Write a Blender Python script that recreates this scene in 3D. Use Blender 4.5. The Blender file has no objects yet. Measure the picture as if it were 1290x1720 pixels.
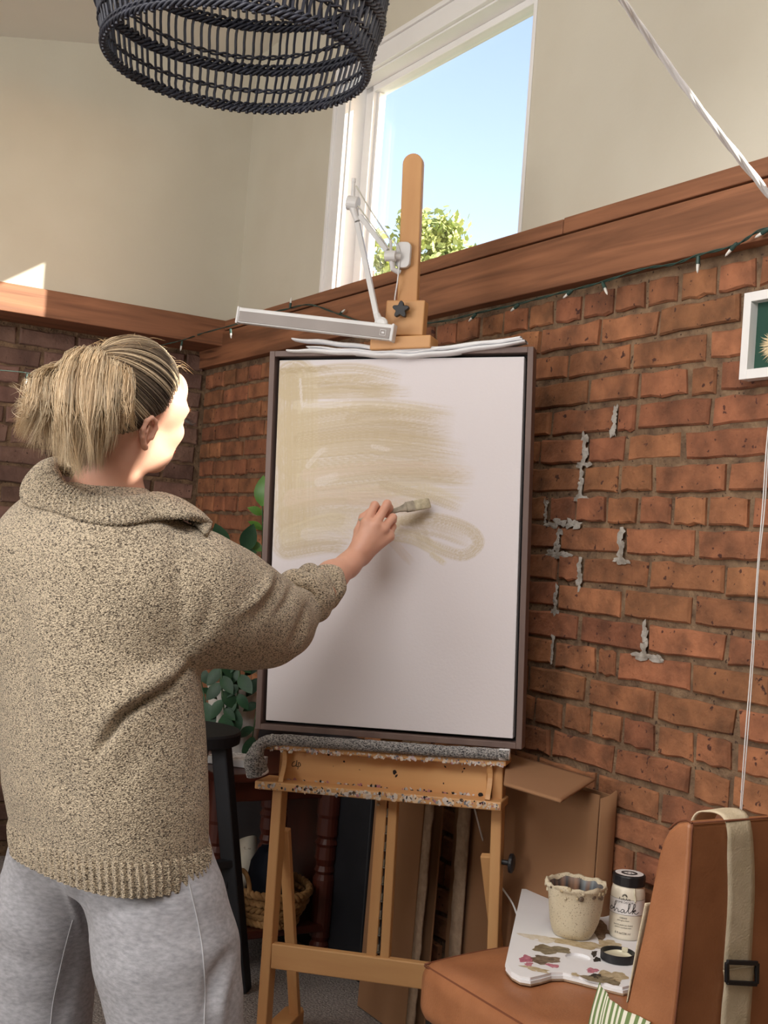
import bpy, math, random
import numpy as np
from mathutils import Vector, Matrix
from math import sin, cos, pi, radians, sqrt

# ------------------------------------------------------------------ camera
SC = bpy.context.scene
COL = SC.collection
IMG_W, IMG_H, FOC = 1290.0, 1720.0, 2050.0
PITCH, ROLL = radians(1.76), radians(4.3)
CAM = np.array([0.0, 0.0, 1.22])
FW = np.array([0, cos(PITCH), sin(PITCH)])
_r0 = np.array([1.0, 0, 0]); _u0 = np.array([0, -sin(PITCH), cos(PITCH)])
RT = cos(ROLL) * _r0 + sin(ROLL) * _u0
UP = -sin(ROLL) * _r0 + cos(ROLL) * _u0
cam_data = bpy.data.cameras.new('camera')
cam_data.sensor_fit = 'VERTICAL'; cam_data.sensor_height = 36.0
cam_data.lens = FOC / IMG_H * 36.0
cam_data.clip_start = 0.05; cam_data.clip_end = 300
cam = bpy.data.objects.new('camera', cam_data); COL.objects.link(cam)
cam.matrix_world = Matrix(((RT[0], UP[0], -FW[0], CAM[0]), (RT[1], UP[1], -FW[1], CAM[1]),
                           (RT[2], UP[2], -FW[2], CAM[2]), (0, 0, 0, 1)))
SC.camera = cam

# ------------------------------------------------------------------ sky, sun, daylight, exposure
SC.view_settings.view_transform = 'Standard'
SC.view_settings.look = 'None'
SC.view_settings.gamma = 1.0
SC.view_settings.use_curve_mapping = False
SC.view_settings.exposure = 0.0
world = bpy.data.worlds.new('sky'); SC.world = world; world.use_nodes = True
_nt = world.node_tree; _bg = _nt.nodes['Background']
_sky = _nt.nodes.new('ShaderNodeTexSky'); _sky.sky_type = 'NISHITA'
_sky.sun_disc = False; _sky.sun_elevation = radians(22.7); _sky.sun_rotation = radians(112)
_sky.air_density = 1.0; _sky.dust_density = 0.6; _sky.ozone_density = 1.2
_tint = _nt.nodes.new('ShaderNodeMix'); _tint.data_type = 'RGBA'; _tint.blend_type = 'MULTIPLY'; _tint.inputs[0].default_value = 1.0
_tint.inputs[7].default_value = (1.18, 0.96, 0.88, 1)
_nt.links.new(_sky.outputs[0], _tint.inputs[6]); _nt.links.new(_tint.outputs[2], _bg.inputs['Color']); _bg.inputs['Strength'].default_value = 0.47
SUN_DIR = Vector((-1.034, 0.298, -0.503)).normalized()
sun_data = bpy.data.lights.new('sun', 'SUN'); sun_data.energy = 16.0; sun_data.angle = radians(0.6)
sun_data.color = (1.0, 0.93, 0.82)
sun = bpy.data.objects.new('sun', sun_data); COL.objects.link(sun)
sun.rotation_euler = SUN_DIR.to_track_quat('-Z', 'Y').to_euler()
def daylight(name, loc, target, sx, sy, power, color):
    d = bpy.data.lights.new(name, 'AREA'); d.shape = 'RECTANGLE'; d.size = sx; d.size_y = sy
    d.energy = power; d.color = color
    o = bpy.data.objects.new(name, d); COL.objects.link(o); o.location = loc
    o.rotation_euler = (Vector(target) - Vector(loc)).to_track_quat('-Z', 'Y').to_euler()
    return o
daylight('skylight_daylight', (-0.5, 1.0, 2.62), (0.0, 2.8, 0.7), 1.5, 1.1, 46, (1.0, 0.97, 0.95))
daylight('side_window_daylight', (-2.95, 0.45, 1.65), (0.3, 3.0, 3.1), 2.3, 1.4, 98, (1.0, 0.97, 0.94))

rng = np.random.default_rng(7)
random.seed(7)

# ------------------------------------------------------------------ geometry of the view (pixel of the photograph -> point in the room)
def ray(x, y): return FW + RT * (x - IMG_W / 2) / FOC + UP * (IMG_H / 2 - y) / FOC
def P(x, y, z): return CAM + ray(x, y) * z
def pix(q):
    d = np.asarray(q) - CAM; z = d @ FW
    return np.stack([IMG_W / 2 + FOC * (d @ RT) / z, IMG_H / 2 - FOC * (d @ UP) / z, z], -1)
def hit(x, y, q, n):
    d = ray(x, y); return CAM + d * (((np.asarray(q) - CAM) @ n) / (d @ n))
def on_z(x, y, z): return hit(x, y, np.array([0, 0, z]), np.array([0, 0, 1.0]))
ZUP = np.array([0, 0, 1.0])
AC = np.array([sin(radians(31)), -cos(radians(31)), 0])      # along the right wall, away from the corner
NC = np.array([-cos(radians(31)), -sin(radians(31)), 0])     # right wall's normal; also along the left wall
AB, NB = NC, AC
Q0 = P(1075, 950, 2.64)
K = hit(331, 800, Q0, NC); K[2] = 0                           # corner of the two brick faces
def Cp(u, z, off=0.0): return K + AC * u + NC * off + ZUP * z
def Bp(t, z, off=0.0): return K + AB * t + NB * off + ZUP * z
def C_uz(x, y, off=0.0):
    h = hit(x, y, Q0 + NC * off, NC); return (h - K) @ AC, h[2]
def B_tz(x, y, off=0.0):
    h = hit(x, y, K + NB * off, NB); return (h - K) @ AB, h[2]

# ------------------------------------------------------------------ materials
def lin(r, g, b):
    f = lambda c: ((c / 255 + 0.055) / 1.055) ** 2.4 if c > 10 else c / 255 / 12.92
    return (f(r), f(g), f(b), 1.0)
def node(nt, t, **kw):
    n = nt.nodes.new(t)
    for k, v in kw.items():
        if k.startswith('i_'): n.inputs[k[2:].replace('_', ' ')].default_value = v
        else: setattr(n, k, v)
    return n
def ramp(nt, fac, stops):
    r = nt.nodes.new('ShaderNodeValToRGB'); els = r.color_ramp.elements
    while len(els) < len(stops): els.new(0.5)
    for e, (p, c) in zip(els, stops): e.position = p; e.color = c
    nt.links.new(fac, r.inputs[0]); return r.outputs[0]
def mat(name, c1, c2=None, scale=8.0, stretch=(1, 1, 1), rough=0.6, bump=0.0, bscale=None, bdist=0.003, lo=0.35, hi=0.65,
        metal=0.0, coords='Object', detail=6.0, speck=None, speck_scale=60, speck_at=0.68, vary=0.0, sheen=0.0, spec=0.5, sss=0.0, dist=0.0):
    m = bpy.data.materials.new(name); m.use_nodes = True; nt = m.node_tree
    b = nt.nodes['Principled BSDF']; b.inputs['Roughness'].default_value = rough; b.inputs['Metallic'].default_value = metal
    b.inputs['Specular IOR Level'].default_value = spec
    if sheen: b.inputs['Sheen Weight'].default_value = sheen; b.inputs['Sheen Roughness'].default_value = 0.6
    if sss:
        b.inputs['Subsurface Weight'].default_value = sss; b.inputs['Subsurface Radius'].default_value = (0.012, 0.005, 0.003); b.inputs['Subsurface Scale'].default_value = 1.0
    tc = node(nt, 'ShaderNodeTexCoord'); mp = node(nt, 'ShaderNodeMapping'); mp.inputs['Scale'].default_value = stretch
    if coords == 'World':
        g = node(nt, 'ShaderNodeNewGeometry'); nt.links.new(g.outputs['Position'], mp.inputs[0])
    else: nt.links.new(tc.outputs[coords], mp.inputs[0])
    if c2 is None: c2 = c1
    n1 = node(nt, 'ShaderNodeTexNoise'); n1.inputs['Scale'].default_value = scale; n1.inputs['Detail'].default_value = detail
    n1.inputs['Distortion'].default_value = dist
    nt.links.new(mp.outputs[0], n1.inputs['Vector'])
    col = ramp(nt, n1.outputs['Fac'], [(lo, c1), (hi, c2)])
    if speck:
        n3 = node(nt, 'ShaderNodeTexNoise'); n3.inputs['Scale'].default_value = speck_scale; n3.inputs['Detail'].default_value = 3
        nt.links.new(mp.outputs[0], n3.inputs['Vector'])
        f = ramp(nt, n3.outputs['Fac'], [(speck_at, (0, 0, 0, 1)), (speck_at + 0.04, (1, 1, 1, 1))])
        mx = node(nt, 'ShaderNodeMix', data_type='RGBA'); nt.links.new(f, mx.inputs[0]); nt.links.new(col, mx.inputs[6]); mx.inputs[7].default_value = speck
        col = mx.outputs[2]
    if vary:
        oi = node(nt, 'ShaderNodeObjectInfo'); hs = node(nt, 'ShaderNodeHueSaturation')
        mr = node(nt, 'ShaderNodeMapRange'); mr.inputs['To Min'].default_value = 1 - vary; mr.inputs['To Max'].default_value = 1 + vary
        nt.links.new(oi.outputs['Random'], mr.inputs[0]); nt.links.new(mr.outputs[0], hs.inputs['Value'])
        wn = node(nt, 'ShaderNodeTexWhiteNoise', noise_dimensions='1D'); nt.links.new(oi.outputs['Random'], wn.inputs['W'])
        mr2 = node(nt, 'ShaderNodeMapRange'); mr2.inputs['To Min'].default_value = 0.494; mr2.inputs['To Max'].default_value = 0.506
        nt.links.new(wn.outputs['Value'], mr2.inputs[0]); nt.links.new(mr2.outputs[0], hs.inputs['Hue'])
        nt.links.new(col, hs.inputs['Color']); col = hs.outputs[0]
    nt.links.new(col, b.inputs['Base Color'])
    if bump:
        n2 = node(nt, 'ShaderNodeTexNoise'); n2.inputs['Scale'].default_value = bscale or scale * 4; n2.inputs['Detail'].default_value = 8
        nt.links.new(mp.outputs[0], n2.inputs['Vector'])
        bp = node(nt, 'ShaderNodeBump'); bp.inputs['Strength'].default_value = bump; bp.inputs['Distance'].default_value = bdist
        nt.links.new(n2.outputs['Fac'], bp.inputs['Height']); nt.links.new(bp.outputs[0], b.inputs['Normal'])
    return m
def attr_mat(name, rough=0.6, attr='Col', spec=0.5, bump=0.0, bscale=300, aniso=0.0):
    m = bpy.data.materials.new(name); m.use_nodes = True; nt = m.node_tree; b = nt.nodes['Principled BSDF']
    b.inputs['Roughness'].default_value = rough; b.inputs['Specular IOR Level'].default_value = spec
    a = node(nt, 'ShaderNodeAttribute'); a.attribute_name = attr; nt.links.new(a.outputs['Color'], b.inputs['Base Color'])
    if bump:
        tc = node(nt, 'ShaderNodeTexCoord'); n2 = node(nt, 'ShaderNodeTexNoise'); n2.inputs['Scale'].default_value = bscale
        nt.links.new(tc.outputs['Object'], n2.inputs['Vector'])
        bp = node(nt, 'ShaderNodeBump'); bp.inputs['Strength'].default_value = bump; bp.inputs['Distance'].default_value = 0.002
        nt.links.new(n2.outputs['Fac'], bp.inputs['Height']); nt.links.new(bp.outputs[0], b.inputs['Normal'])
    return m
M = {}
M['plaster'] = mat('plaster', lin(202, 195, 178), lin(208, 202, 186), 3, rough=0.85, bump=0.12, bscale=90, coords='World')
M['ceiling'] = mat('ceiling_paint', lin(236, 230, 220), lin(238, 233, 224), 3, rough=0.9, bump=0.1, bscale=60, coords='World')
M['white_paint'] = mat('white_paint', lin(232, 230, 228), lin(238, 236, 234), 5, rough=0.5)
M['mortar'] = mat('mortar', lin(98, 76, 58), lin(138, 112, 86), 26, rough=0.95, bump=0.9, bscale=70, bdist=0.01, coords='World', speck=lin(70, 52, 40), speck_scale=90, speck_at=0.64)
M['white_mortar'] = mat('white_mortar', lin(140, 132, 122), lin(182, 176, 168), 40, rough=0.95, bump=0.6, bscale=90, coords='World')
M['brick'] = mat('brick', lin(112, 73, 50), lin(168, 110, 76), 16, rough=0.92, bump=0.75, bscale=55, bdist=0.008, coords='World', vary=0.2, speck=lin(78, 46, 36), speck_scale=60, speck_at=0.655, lo=0.3, hi=0.7, detail=10)
M['brick_old'] = mat('old_brick', lin(104, 78, 68), lin(140, 108, 94), 8, rough=0.94, bump=0.8, bscale=50, bdist=0.008, coords='World', vary=0.22, speck=lin(60, 44, 38), speck_scale=70, speck_at=0.68)
M['beam'] = mat('beam_wood', lin(112, 72, 48), lin(160, 106, 74), 34, stretch=(1, 1, 0.06), rough=0.65, bump=0.4, bscale=90, coords='Object', speck=lin(86, 50, 32), speck_scale=16, speck_at=0.66, dist=0.8, lo=0.3, hi=0.7)
M['floor'] = mat('carpet', lin(150, 141, 137), lin(196, 186, 180), 130, rough=1.0, bump=1.0, bscale=160, bdist=0.02, coords='World', detail=3)
M['easel'] = mat('beech_wood', lin(200, 146, 94), lin(216, 167, 112), 12, stretch=(1, 1, 0.12), rough=0.5, bump=0.1, bscale=60, speck=lin(150, 100, 60), speck_scale=45, speck_at=0.72)
M['easel_h'] = mat('beech_wood_across', lin(200, 146, 94), lin(218, 169, 114), 12, stretch=(0.12, 0.12, 1), rough=0.5, bump=0.1, bscale=60, speck=lin(150, 100, 60), speck_scale=45, speck_at=0.72)
M['black_plastic'] = mat('black_plastic', lin(24, 24, 27), lin(30, 30, 34), 20, rough=0.45)
M['black_paint'] = mat('black_painted_wood', lin(24, 25, 30), lin(32, 33, 38), 12, rough=0.55)
M['metal'] = mat('steel', lin(190, 188, 175), lin(210, 206, 190), 20, rough=0.3, metal=1.0)
M['white_metal'] = mat('white_lamp_metal', lin(222, 222, 222), lin(230, 230, 230), 10, rough=0.4)
M['grey_diffuser'] = mat('lamp_underside', lin(150, 142, 138), lin(158, 150, 146), 10, rough=0.5)
M['frame'] = mat('brown_frame', lin(104, 84, 78), lin(118, 98, 90), 20, stretch=(1, 1, 0.2), rough=0.55, bump=0.1)
M['dark'] = mat('black_backing', lin(22, 18, 20), None, rough=0.8)
M['paper'] = mat('white_paper', lin(232, 232, 234), lin(238, 238, 240), 6, rough=0.8)
M['rattan'] = mat('black_rattan', lin(24, 25, 34), lin(38, 40, 52), 40, rough=0.5, bump=0.2)
M['leather'] = mat('cognac_leather', lin(148, 94, 60), lin(172, 114, 76), 9, rough=0.42, bump=0.3, bscale=220, bdist=0.002, coords='World')
M['thread'] = mat('stitching', lin(112, 62, 36), None, rough=0.7)
M['cardboard'] = mat('cardboard', lin(146, 106, 74), lin(156, 116, 82), 3, rough=0.9, bump=0.08, bscale=30)
M['card_edge'] = mat('cardboard_edge', lin(150, 126, 104), lin(170, 146, 122), 60, rough=0.95, bump=0.5, bscale=200)
M['canvas_strap'] = mat('cotton_webbing', lin(206, 190, 160), lin(222, 206, 178), 30, rough=0.95, bump=0.6, bscale=320, bdist=0.002)
M['rope'] = mat('white_rope', lin(236, 234, 232), None, rough=0.9)
M['dark_wood'] = mat('mahogany', lin(64, 26, 18), lin(88, 40, 28), 10, stretch=(1, 1, 0.2), rough=0.35)
M['ceramic'] = mat('speckled_stoneware', lin(206, 192, 164), lin(218, 206, 180), 14, rough=0.75, bump=0.3, bscale=200, speck=lin(112, 94, 72), speck_scale=420, speck_at=0.63)
M['jar'] = mat('cream_jar', lin(232, 224, 204), lin(236, 228, 210), 5, rough=0.3)
M['label'] = mat('jar_label', lin(238, 234, 232), None, rough=0.5)
M['ink'] = mat('black_ink', lin(26, 24, 24), None, rough=0.6)
M['cream_paint'] = mat('wet_cream_paint', lin(214, 208, 182), lin(222, 216, 192), 10, rough=0.25)
M['green_wire'] = mat('green_wire', lin(38, 62, 56), lin(50, 76, 68), 30, rough=0.5)
M['bulb'] = mat('frosted_bulb', lin(226, 222, 214), None, rough=0.3)
M['leaf'] = mat('glossy_leaf', lin(30, 56, 38), lin(46, 78, 50), 9, rough=0.45, vary=0.2, spec=0.3)
M['leaf_young'] = mat('young_leaf', lin(76, 120, 48), lin(98, 144, 62), 9, rough=0.35)
M['stem'] = mat('plant_stem', lin(54, 78, 44), None, rough=0.5)
M['pot'] = mat('white_pot', lin(220, 216, 210), None, rough=0.4)
M['wicker'] = mat('water_hyacinth', lin(150, 110, 66), lin(184, 142, 92), 30, rough=0.85, bump=0.5, bscale=120)
M['navy'] = mat('navy_cloth', lin(20, 26, 40), lin(30, 38, 56), 8, rough=0.9)
M['green_board'] = mat('green_card', lin(30, 66, 54), lin(36, 74, 60), 8, rough=0.85)
M['bristle_pale'] = mat('pale_tuft', lin(214, 192, 150), lin(228, 208, 170), 40, rough=0.9)
M['foliage'] = mat('tree_leaves', lin(150, 170, 110), lin(206, 208, 130), 1.2, rough=0.8, coords='World')
M['bark'] = mat('bark', lin(96, 80, 66), lin(120, 100, 84), 6, rough=0.9, bump=0.5)
M['gold'] = mat('gold_chain', lin(230, 190, 130), None, rough=0.25, metal=1.0)
M['skin'] = mat('skin', lin(214, 160, 136), lin(224, 172, 148), 14, rough=0.5, bump=0.05, bscale=300, sss=0.12)
M['brush_wood'] = mat('paint_caked_handle', lin(140, 132, 116), lin(182, 172, 154), 60, rough=0.6, coords='Object', bump=0.3)
M['bristle'] = mat('paint_loaded_bristles', lin(176, 166, 140), lin(204, 194, 166), 120, stretch=(1, 1, 1), rough=0.6, bump=0.4, bscale=300)
M['pants'] = mat('grey_heather_jersey', lin(152, 152, 158), lin(186, 186, 192), 75, stretch=(1, 1, 2.2), rough=0.95, bump=0.25, bscale=300, coords='World', sheen=0.15, lo=0.3, hi=0.7)
M['shoe'] = mat('white_trainer', lin(220, 218, 214), None, rough=0.6)
M['exterior'] = mat('exterior_ground', lin(120, 124, 96), None, rough=0.95)
def glass_mat():
    m = bpy.data.materials.new('window_glass'); m.use_nodes = True; nt = m.node_tree; nt.nodes.clear()
    o = node(nt, 'ShaderNodeOutputMaterial'); t = node(nt, 'ShaderNodeBsdfTransparent'); g = node(nt, 'ShaderNodeBsdfGlossy')
    g.inputs['Roughness'].default_value = 0.02; t.inputs['Color'].default_value = (0.96, 0.98, 0.98, 1)
    x = node(nt, 'ShaderNodeMixShader'); x.inputs[0].default_value = 0.04; nt.links.new(t.outputs[0], x.inputs[1]); nt.links.new(g.outputs[0], x.inputs[2])
    nt.links.new(x.outputs[0], o.inputs[0]); return m
M['glass'] = glass_mat()
def knit_mat(name, light, darkc, thresh=0.5, sc=150.0):
    m = bpy.data.materials.new(name); m.use_nodes = True; nt = m.node_tree; b = nt.nodes['Principled BSDF']
    b.inputs['Roughness'].default_value = 0.95; b.inputs['Sheen Weight'].default_value = 0.2; b.inputs['Specular IOR Level'].default_value = 0.2
    g = node(nt, 'ShaderNodeNewGeometry'); mp = node(nt, 'ShaderNodeMapping'); mp.inputs['Scale'].default_value = (1.0, 1.0, 1.5)
    mp.inputs['Rotation'].default_value = (0.0, 0.5, 0.3)
    nt.links.new(g.outputs['Position'], mp.inputs[0])
    n1 = node(nt, 'ShaderNodeTexNoise'); n1.inputs['Scale'].default_value = sc; n1.inputs['Detail'].default_value = 2.5; n1.inputs['Distortion'].default_value = 0.8
    nt.links.new(mp.outputs[0], n1.inputs['Vector'])
    n2 = node(nt, 'ShaderNodeTexVoronoi'); n2.inputs['Scale'].default_value = sc * 1.15; nt.links.new(mp.outputs[0], n2.inputs['Vector'])
    c = ramp(nt, n1.outputs['Fac'], [(thresh - 0.12, darkc), (thresh - 0.02, tuple(0.5 * (a + d) for a, d in zip(light, darkc))), (thresh + 0.06, light)])
    nt.links.new(c, b.inputs['Base Color'])
    bp = node(nt, 'ShaderNodeBump'); bp.inputs['Strength'].default_value = 0.8; bp.inputs['Distance'].default_value = 0.004
    ad = node(nt, 'ShaderNodeMath', operation='SUBTRACT'); nt.links.new(n1.outputs['Fac'], ad.inputs[0]); nt.links.new(n2.outputs['Distance'], ad.inputs[1])
    nt.links.new(ad.outputs[0], bp.inputs['Height']); nt.links.new(bp.outputs[0], b.inputs['Normal'])
    return m
M['knit'] = knit_mat('marled_knit', lin(218, 200, 172), lin(80, 68, 56), 0.485, 290.0)
M['towel'] = knit_mat('woven_towel', lin(186, 182, 178), lin(58, 57, 60), 0.5, 270)
M['hair'] = attr_mat('hair', 0.42, spec=0.6)
M['paint'] = attr_mat('painted_canvas', 0.75, spec=0.3, bump=0.15, bscale=160)
M['vcol'] = attr_mat('paint_marks', 0.6, spec=0.3)

# ------------------------------------------------------------------ mesh helpers
ORG = {}
def org(o): return ORG.get(o.name, np.zeros(3)) if o is not None else np.zeros(3)
def link_mesh(name, verts, faces, m=None, parent=None, smooth=False, bevel=0.0, col=None, origin=None, seg=2):
    verts = np.asarray(verts, float)
    o0 = org(parent) if parent is not None else (np.asarray(origin, float) if origin is not None else np.array([*(verts.min(0) + verts.max(0))[:2] / 2, verts[:, 2].min()]))
    me = bpy.data.meshes.new(name)
    if isinstance(faces, np.ndarray):
        n = faces.shape[1]; v = (verts - o0).astype(np.float32)
        me.vertices.add(len(v)); me.vertices.foreach_set('co', v.ravel())
        me.loops.add(faces.size); me.loops.foreach_set('vertex_index', faces.ravel().astype(np.int32))
        me.polygons.add(len(faces)); me.polygons.foreach_set('loop_start', np.arange(0, faces.size, n, dtype=np.int32))
        me.update(calc_edges=True); me.validate()
    else:
        me.from_pydata([tuple(v) for v in (verts - o0)], [], faces); me.update()
    if m is not None: me.materials.append(m)
    if smooth: me.polygons.foreach_set('use_smooth', np.ones(len(me.polygons), bool))
    if col is not None:
        a = me.color_attributes.new('Col', 'FLOAT_COLOR', 'POINT'); a.data.foreach_set('color', np.asarray(col, np.float32).ravel())
    o = bpy.data.objects.new(name, me); COL.objects.link(o)
    ORG[o.name] = o0
    if parent is not None: o.parent = parent
    else: o.location = o0
    if bevel:
        b = o.modifiers.new('bevel', 'BEVEL'); b.width = bevel; b.segments = seg; b.limit_method = 'ANGLE'
    return o
class MB:
    def __init__(s): s.v = []; s.f = []; s.n = 0
    def add(s, v, f):
        v = np.asarray(v, float).reshape(-1, 3); s.v.append(v); s.f += [[i + s.n for i in q] for q in f]; s.n += len(v); return s
    def box(s, c, ax, ay, az):
        c = np.asarray(c, float); v = []
        for sz in (-1, 1):
            for sx, sy in ((-1, -1), (1, -1), (1, 1), (-1, 1)): v.append(c + sx * np.asarray(ax) + sy * np.asarray(ay) + sz * np.asarray(az))
        f = [[3, 2, 1, 0], [4, 5, 6, 7], [0, 1, 5, 4], [1, 2, 6, 5], [2, 3, 7, 6], [3, 0, 4, 7]]
        if np.dot(np.cross(ax, ay), az) < 0: f = [q[::-1] for q in f]
        return s.add(v, f)
    def bar(s, p, q, w, t, nrm):
        p, q = np.asarray(p, float), np.asarray(q, float); d = q - p; L = np.linalg.norm(d); d /= L
        n = np.asarray(nrm, float); n = n - (n @ d) * d; n /= np.linalg.norm(n); a = np.cross(d, n)
        return s.box((p + q) / 2, a * w / 2, n * t / 2, d * L / 2)
    def tube(s, pts, r, n=8, caps=True, flat=None):
        v, f = tube_geo(pts, r, n, caps, flat); return s.add(v, f)
    def lathe(s, base, prof, n=32, axis=(0, 0, 1), wob=None, caps=True):
        z = np.asarray(axis, float); z /= np.linalg.norm(z); x = np.cross(z, [0.3, 0.9, 0.1]); x /= np.linalg.norm(x); y = np.cross(z, x)
        v = []; f = []
        for i, (r, h) in enumerate(prof):
            for j in range(n):
                a = 2 * pi * j / n; k = wob(i, a) if wob else (0, 0)
                v.append(np.asarray(base) + (r + k[0]) * (cos(a) * x + sin(a) * y) + z * (h + k[1]))
        for i in range(len(prof) - 1):
            for j in range(n):
                k = (j + 1) % n; f.append([i * n + j, i * n + k, (i + 1) * n + k, (i + 1) * n + j])
        if caps: f.append(list(range(n))[::-1]); f.append([(len(prof) - 1) * n + j for j in range(n)])
        return s.add(v, f)
    def build(s, name, m, parent=None, smooth=False, bevel=0.0, origin=None, seg=2, col=None):
        return link_mesh(name, np.concatenate(s.v), s.f, m, parent, smooth, bevel, col, origin, seg)
def tube_geo(pts, r, n=8, caps=True, flat=None):
    p = np.asarray(pts, float); N = len(p); r = np.broadcast_to(np.asarray(r, float), (N,))
    t = np.gradient(p, axis=0); t /= np.linalg.norm(t, axis=1)[:, None] + 1e-12
    u = np.cross(t[0], [0.13, 0.37, 0.92]);
    if np.linalg.norm(u) < 1e-3: u = np.cross(t[0], [1, 0, 0])
    u /= np.linalg.norm(u); vs = []
    for i in range(N):
        u = u - (u @ t[i]) * t[i]; u /= np.linalg.norm(u); w = np.cross(t[i], u)
        a = np.arange(n) * 2 * pi / n
        vs.append(p[i] + r[i] * (np.cos(a)[:, None] * u + np.sin(a)[:, None] * w))
    f = []
    for i in range(N - 1):
        for j in range(n): k = (j + 1) % n; f.append([i * n + j, i * n + k, (i + 1) * n + k, (i + 1) * n + j])
    if caps: f.append(list(range(n))[::-1]); f.append([(N - 1) * n + j for j in range(n)])
    return np.concatenate(vs), f
def smooth_path(pts, n=40):
    p = np.asarray(pts, float)
    if len(p) == 2: return p[0] + (p[1] - p[0]) * np.linspace(0, 1, n)[:, None]
    q = np.vstack([2 * p[0] - p[1], p, 2 * p[-1] - p[-2]]); m = len(p) - 1; out = []
    for s in np.linspace(0, m - 1e-9, n):
        i = int(s); t = s - i; a, b, c, d = q[i:i + 4]
        out.append(0.5 * (2 * b + (c - a) * t + (2 * a - 5 * b + 4 * c - d) * t * t + (3 * b - a - 3 * c + d) * t ** 3))
    return np.array(out)
def grid_mesh(name, pts, m, parent=None, smooth=True, col=None, thick=0.0, closed=False, origin=None):
    pts = np.asarray(pts, float); a, b = pts.shape[:2]; idx = np.arange(a * b).reshape(a, b)
    if closed: idx = np.hstack([idx, idx[:, :1]])
    f = np.stack([idx[:-1, :-1], idx[:-1, 1:], idx[1:, 1:], idx[1:, :-1]], -1).reshape(-1, 4)
    o = link_mesh(name, pts.reshape(-1, 3), f, m, parent, smooth, col=None if col is None else np.asarray(col).reshape(-1, 4), origin=origin)
    if thick:
        s = o.modifiers.new('thickness', 'SOLIDIFY'); s.thickness = thick; s.offset = 0
    return o
def thing(name, label, cat, loc, group=None):
    o = bpy.data.objects.new(name, None); COL.objects.link(o); o.empty_display_size = 0.05
    loc = np.asarray(loc, float); o.location = loc; ORG[o.name] = loc; o['label'] = label; o['category'] = cat
    if group: o['group'] = group
    return o
def tag(o, label, cat, group=None):
    o['label'] = label; o['category'] = cat
    if group: o['group'] = group
    return o
def struct(o): o['kind'] = 'structure'; return o
def stuff(o): o['kind'] = 'stuff'; return o

# ------------------------------------------------------------------ room shell
U_MAX, T_MAX, CPL = 6.3, 4.2, -0.03        # room size along the two walls; plaster plane of the right wall
LPL = 0.20                                 # plaster and beam plane of the left wall
Z_TRIM, Z_GAP, Z_BOARD = 2.044, 2.003, 1.878
def ceil_z(t): return 3.075 - 0.2 * t
def slab(mb, f, u0, u1, o0, o1, z0, z1, zt=None):
    v = [f(u, z, o) for z in (z0, z1) for u in (u0, u1) for o in (o0, o1)]
    c = np.mean(v, 0); return mb.box(c, (f(u1, 0, 0) - f(u0, 0, 0)) / 2, (f(0, 0, o1) - f(0, 0, o0)) / 2, ZUP * (z1 - z0) / 2)
b = MB(); pts = [Cp(-0.35, 0, -0.35), Cp(U_MAX + .1, 0, -0.35), Cp(U_MAX + .1, 0, T_MAX + .1), Cp(-0.35, 0, T_MAX + .1)]
b.add(pts + [p - ZUP * 0.05 for p in pts], [[0, 1, 2, 3], [7, 6, 5, 4], [0, 4, 5, 1], [1, 5, 6, 2], [2, 6, 7, 3], [3, 7, 4, 0]])
floor = struct(b.build('floor', M['floor']))
b = MB(); cp = [Cp(-0.35, ceil_z(-.35), -.35), Cp(U_MAX + .1, ceil_z(-.35), -.35), Cp(U_MAX + .1, ceil_z(T_MAX + .1), T_MAX + .1), Cp(-0.35, ceil_z(T_MAX + .1), T_MAX + .1)]
b.add(cp + [p + ZUP * 0.08 for p in cp], [[3, 2, 1, 0], [4, 5, 6, 7], [0, 1, 5, 4], [1, 2, 6, 5], [2, 3, 7, 6], [3, 0, 4, 7]])
struct(b.build('ceiling', M['ceiling']))
W1 = (0.988, 1.973, Z_TRIM - 0.02, 2.745); W2 = (2.92, 3.72, Z_TRIM - 0.02, 2.745)
b = MB(); ztop = 3.16
for u0, u1, z0, z1 in ((-.35, W1[0], 1.95, ztop), (W1[0], W1[1], 1.95, W1[2]), (W1[0], W1[1], W1[3], ztop), (W1[1], W2[0], 1.95, ztop),
                       (W2[0], W2[1], 1.95, W2[2]), (W2[0], W2[1], W2[3], ztop), (W2[1], U_MAX + .1, 1.95, ztop)):
    slab(b, Cp, u0, u1, -0.16, CPL, z0, z1)
wall_right = struct(b.build('wall_right', M['plaster']))
b = MB(); slab(b, Bp, -.2, T_MAX + .1, -0.16, LPL, 1.96, ztop); wall_left = struct(b.build('wall_left', M['plaster']))
b = MB(); slab(b, lambda u, z, o: Cp(U_MAX + o, z, u), -.35, T_MAX + .1, 0, 0.1, 0, ztop); struct(b.build('wall_back', M['plaster']))
b = MB(); slab(b, lambda u, z, o: Cp(u, z, T_MAX + o), -.35, U_MAX + .1, 0, 0.1, 0, ztop); struct(b.build('wall_side', M['plaster']))

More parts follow.
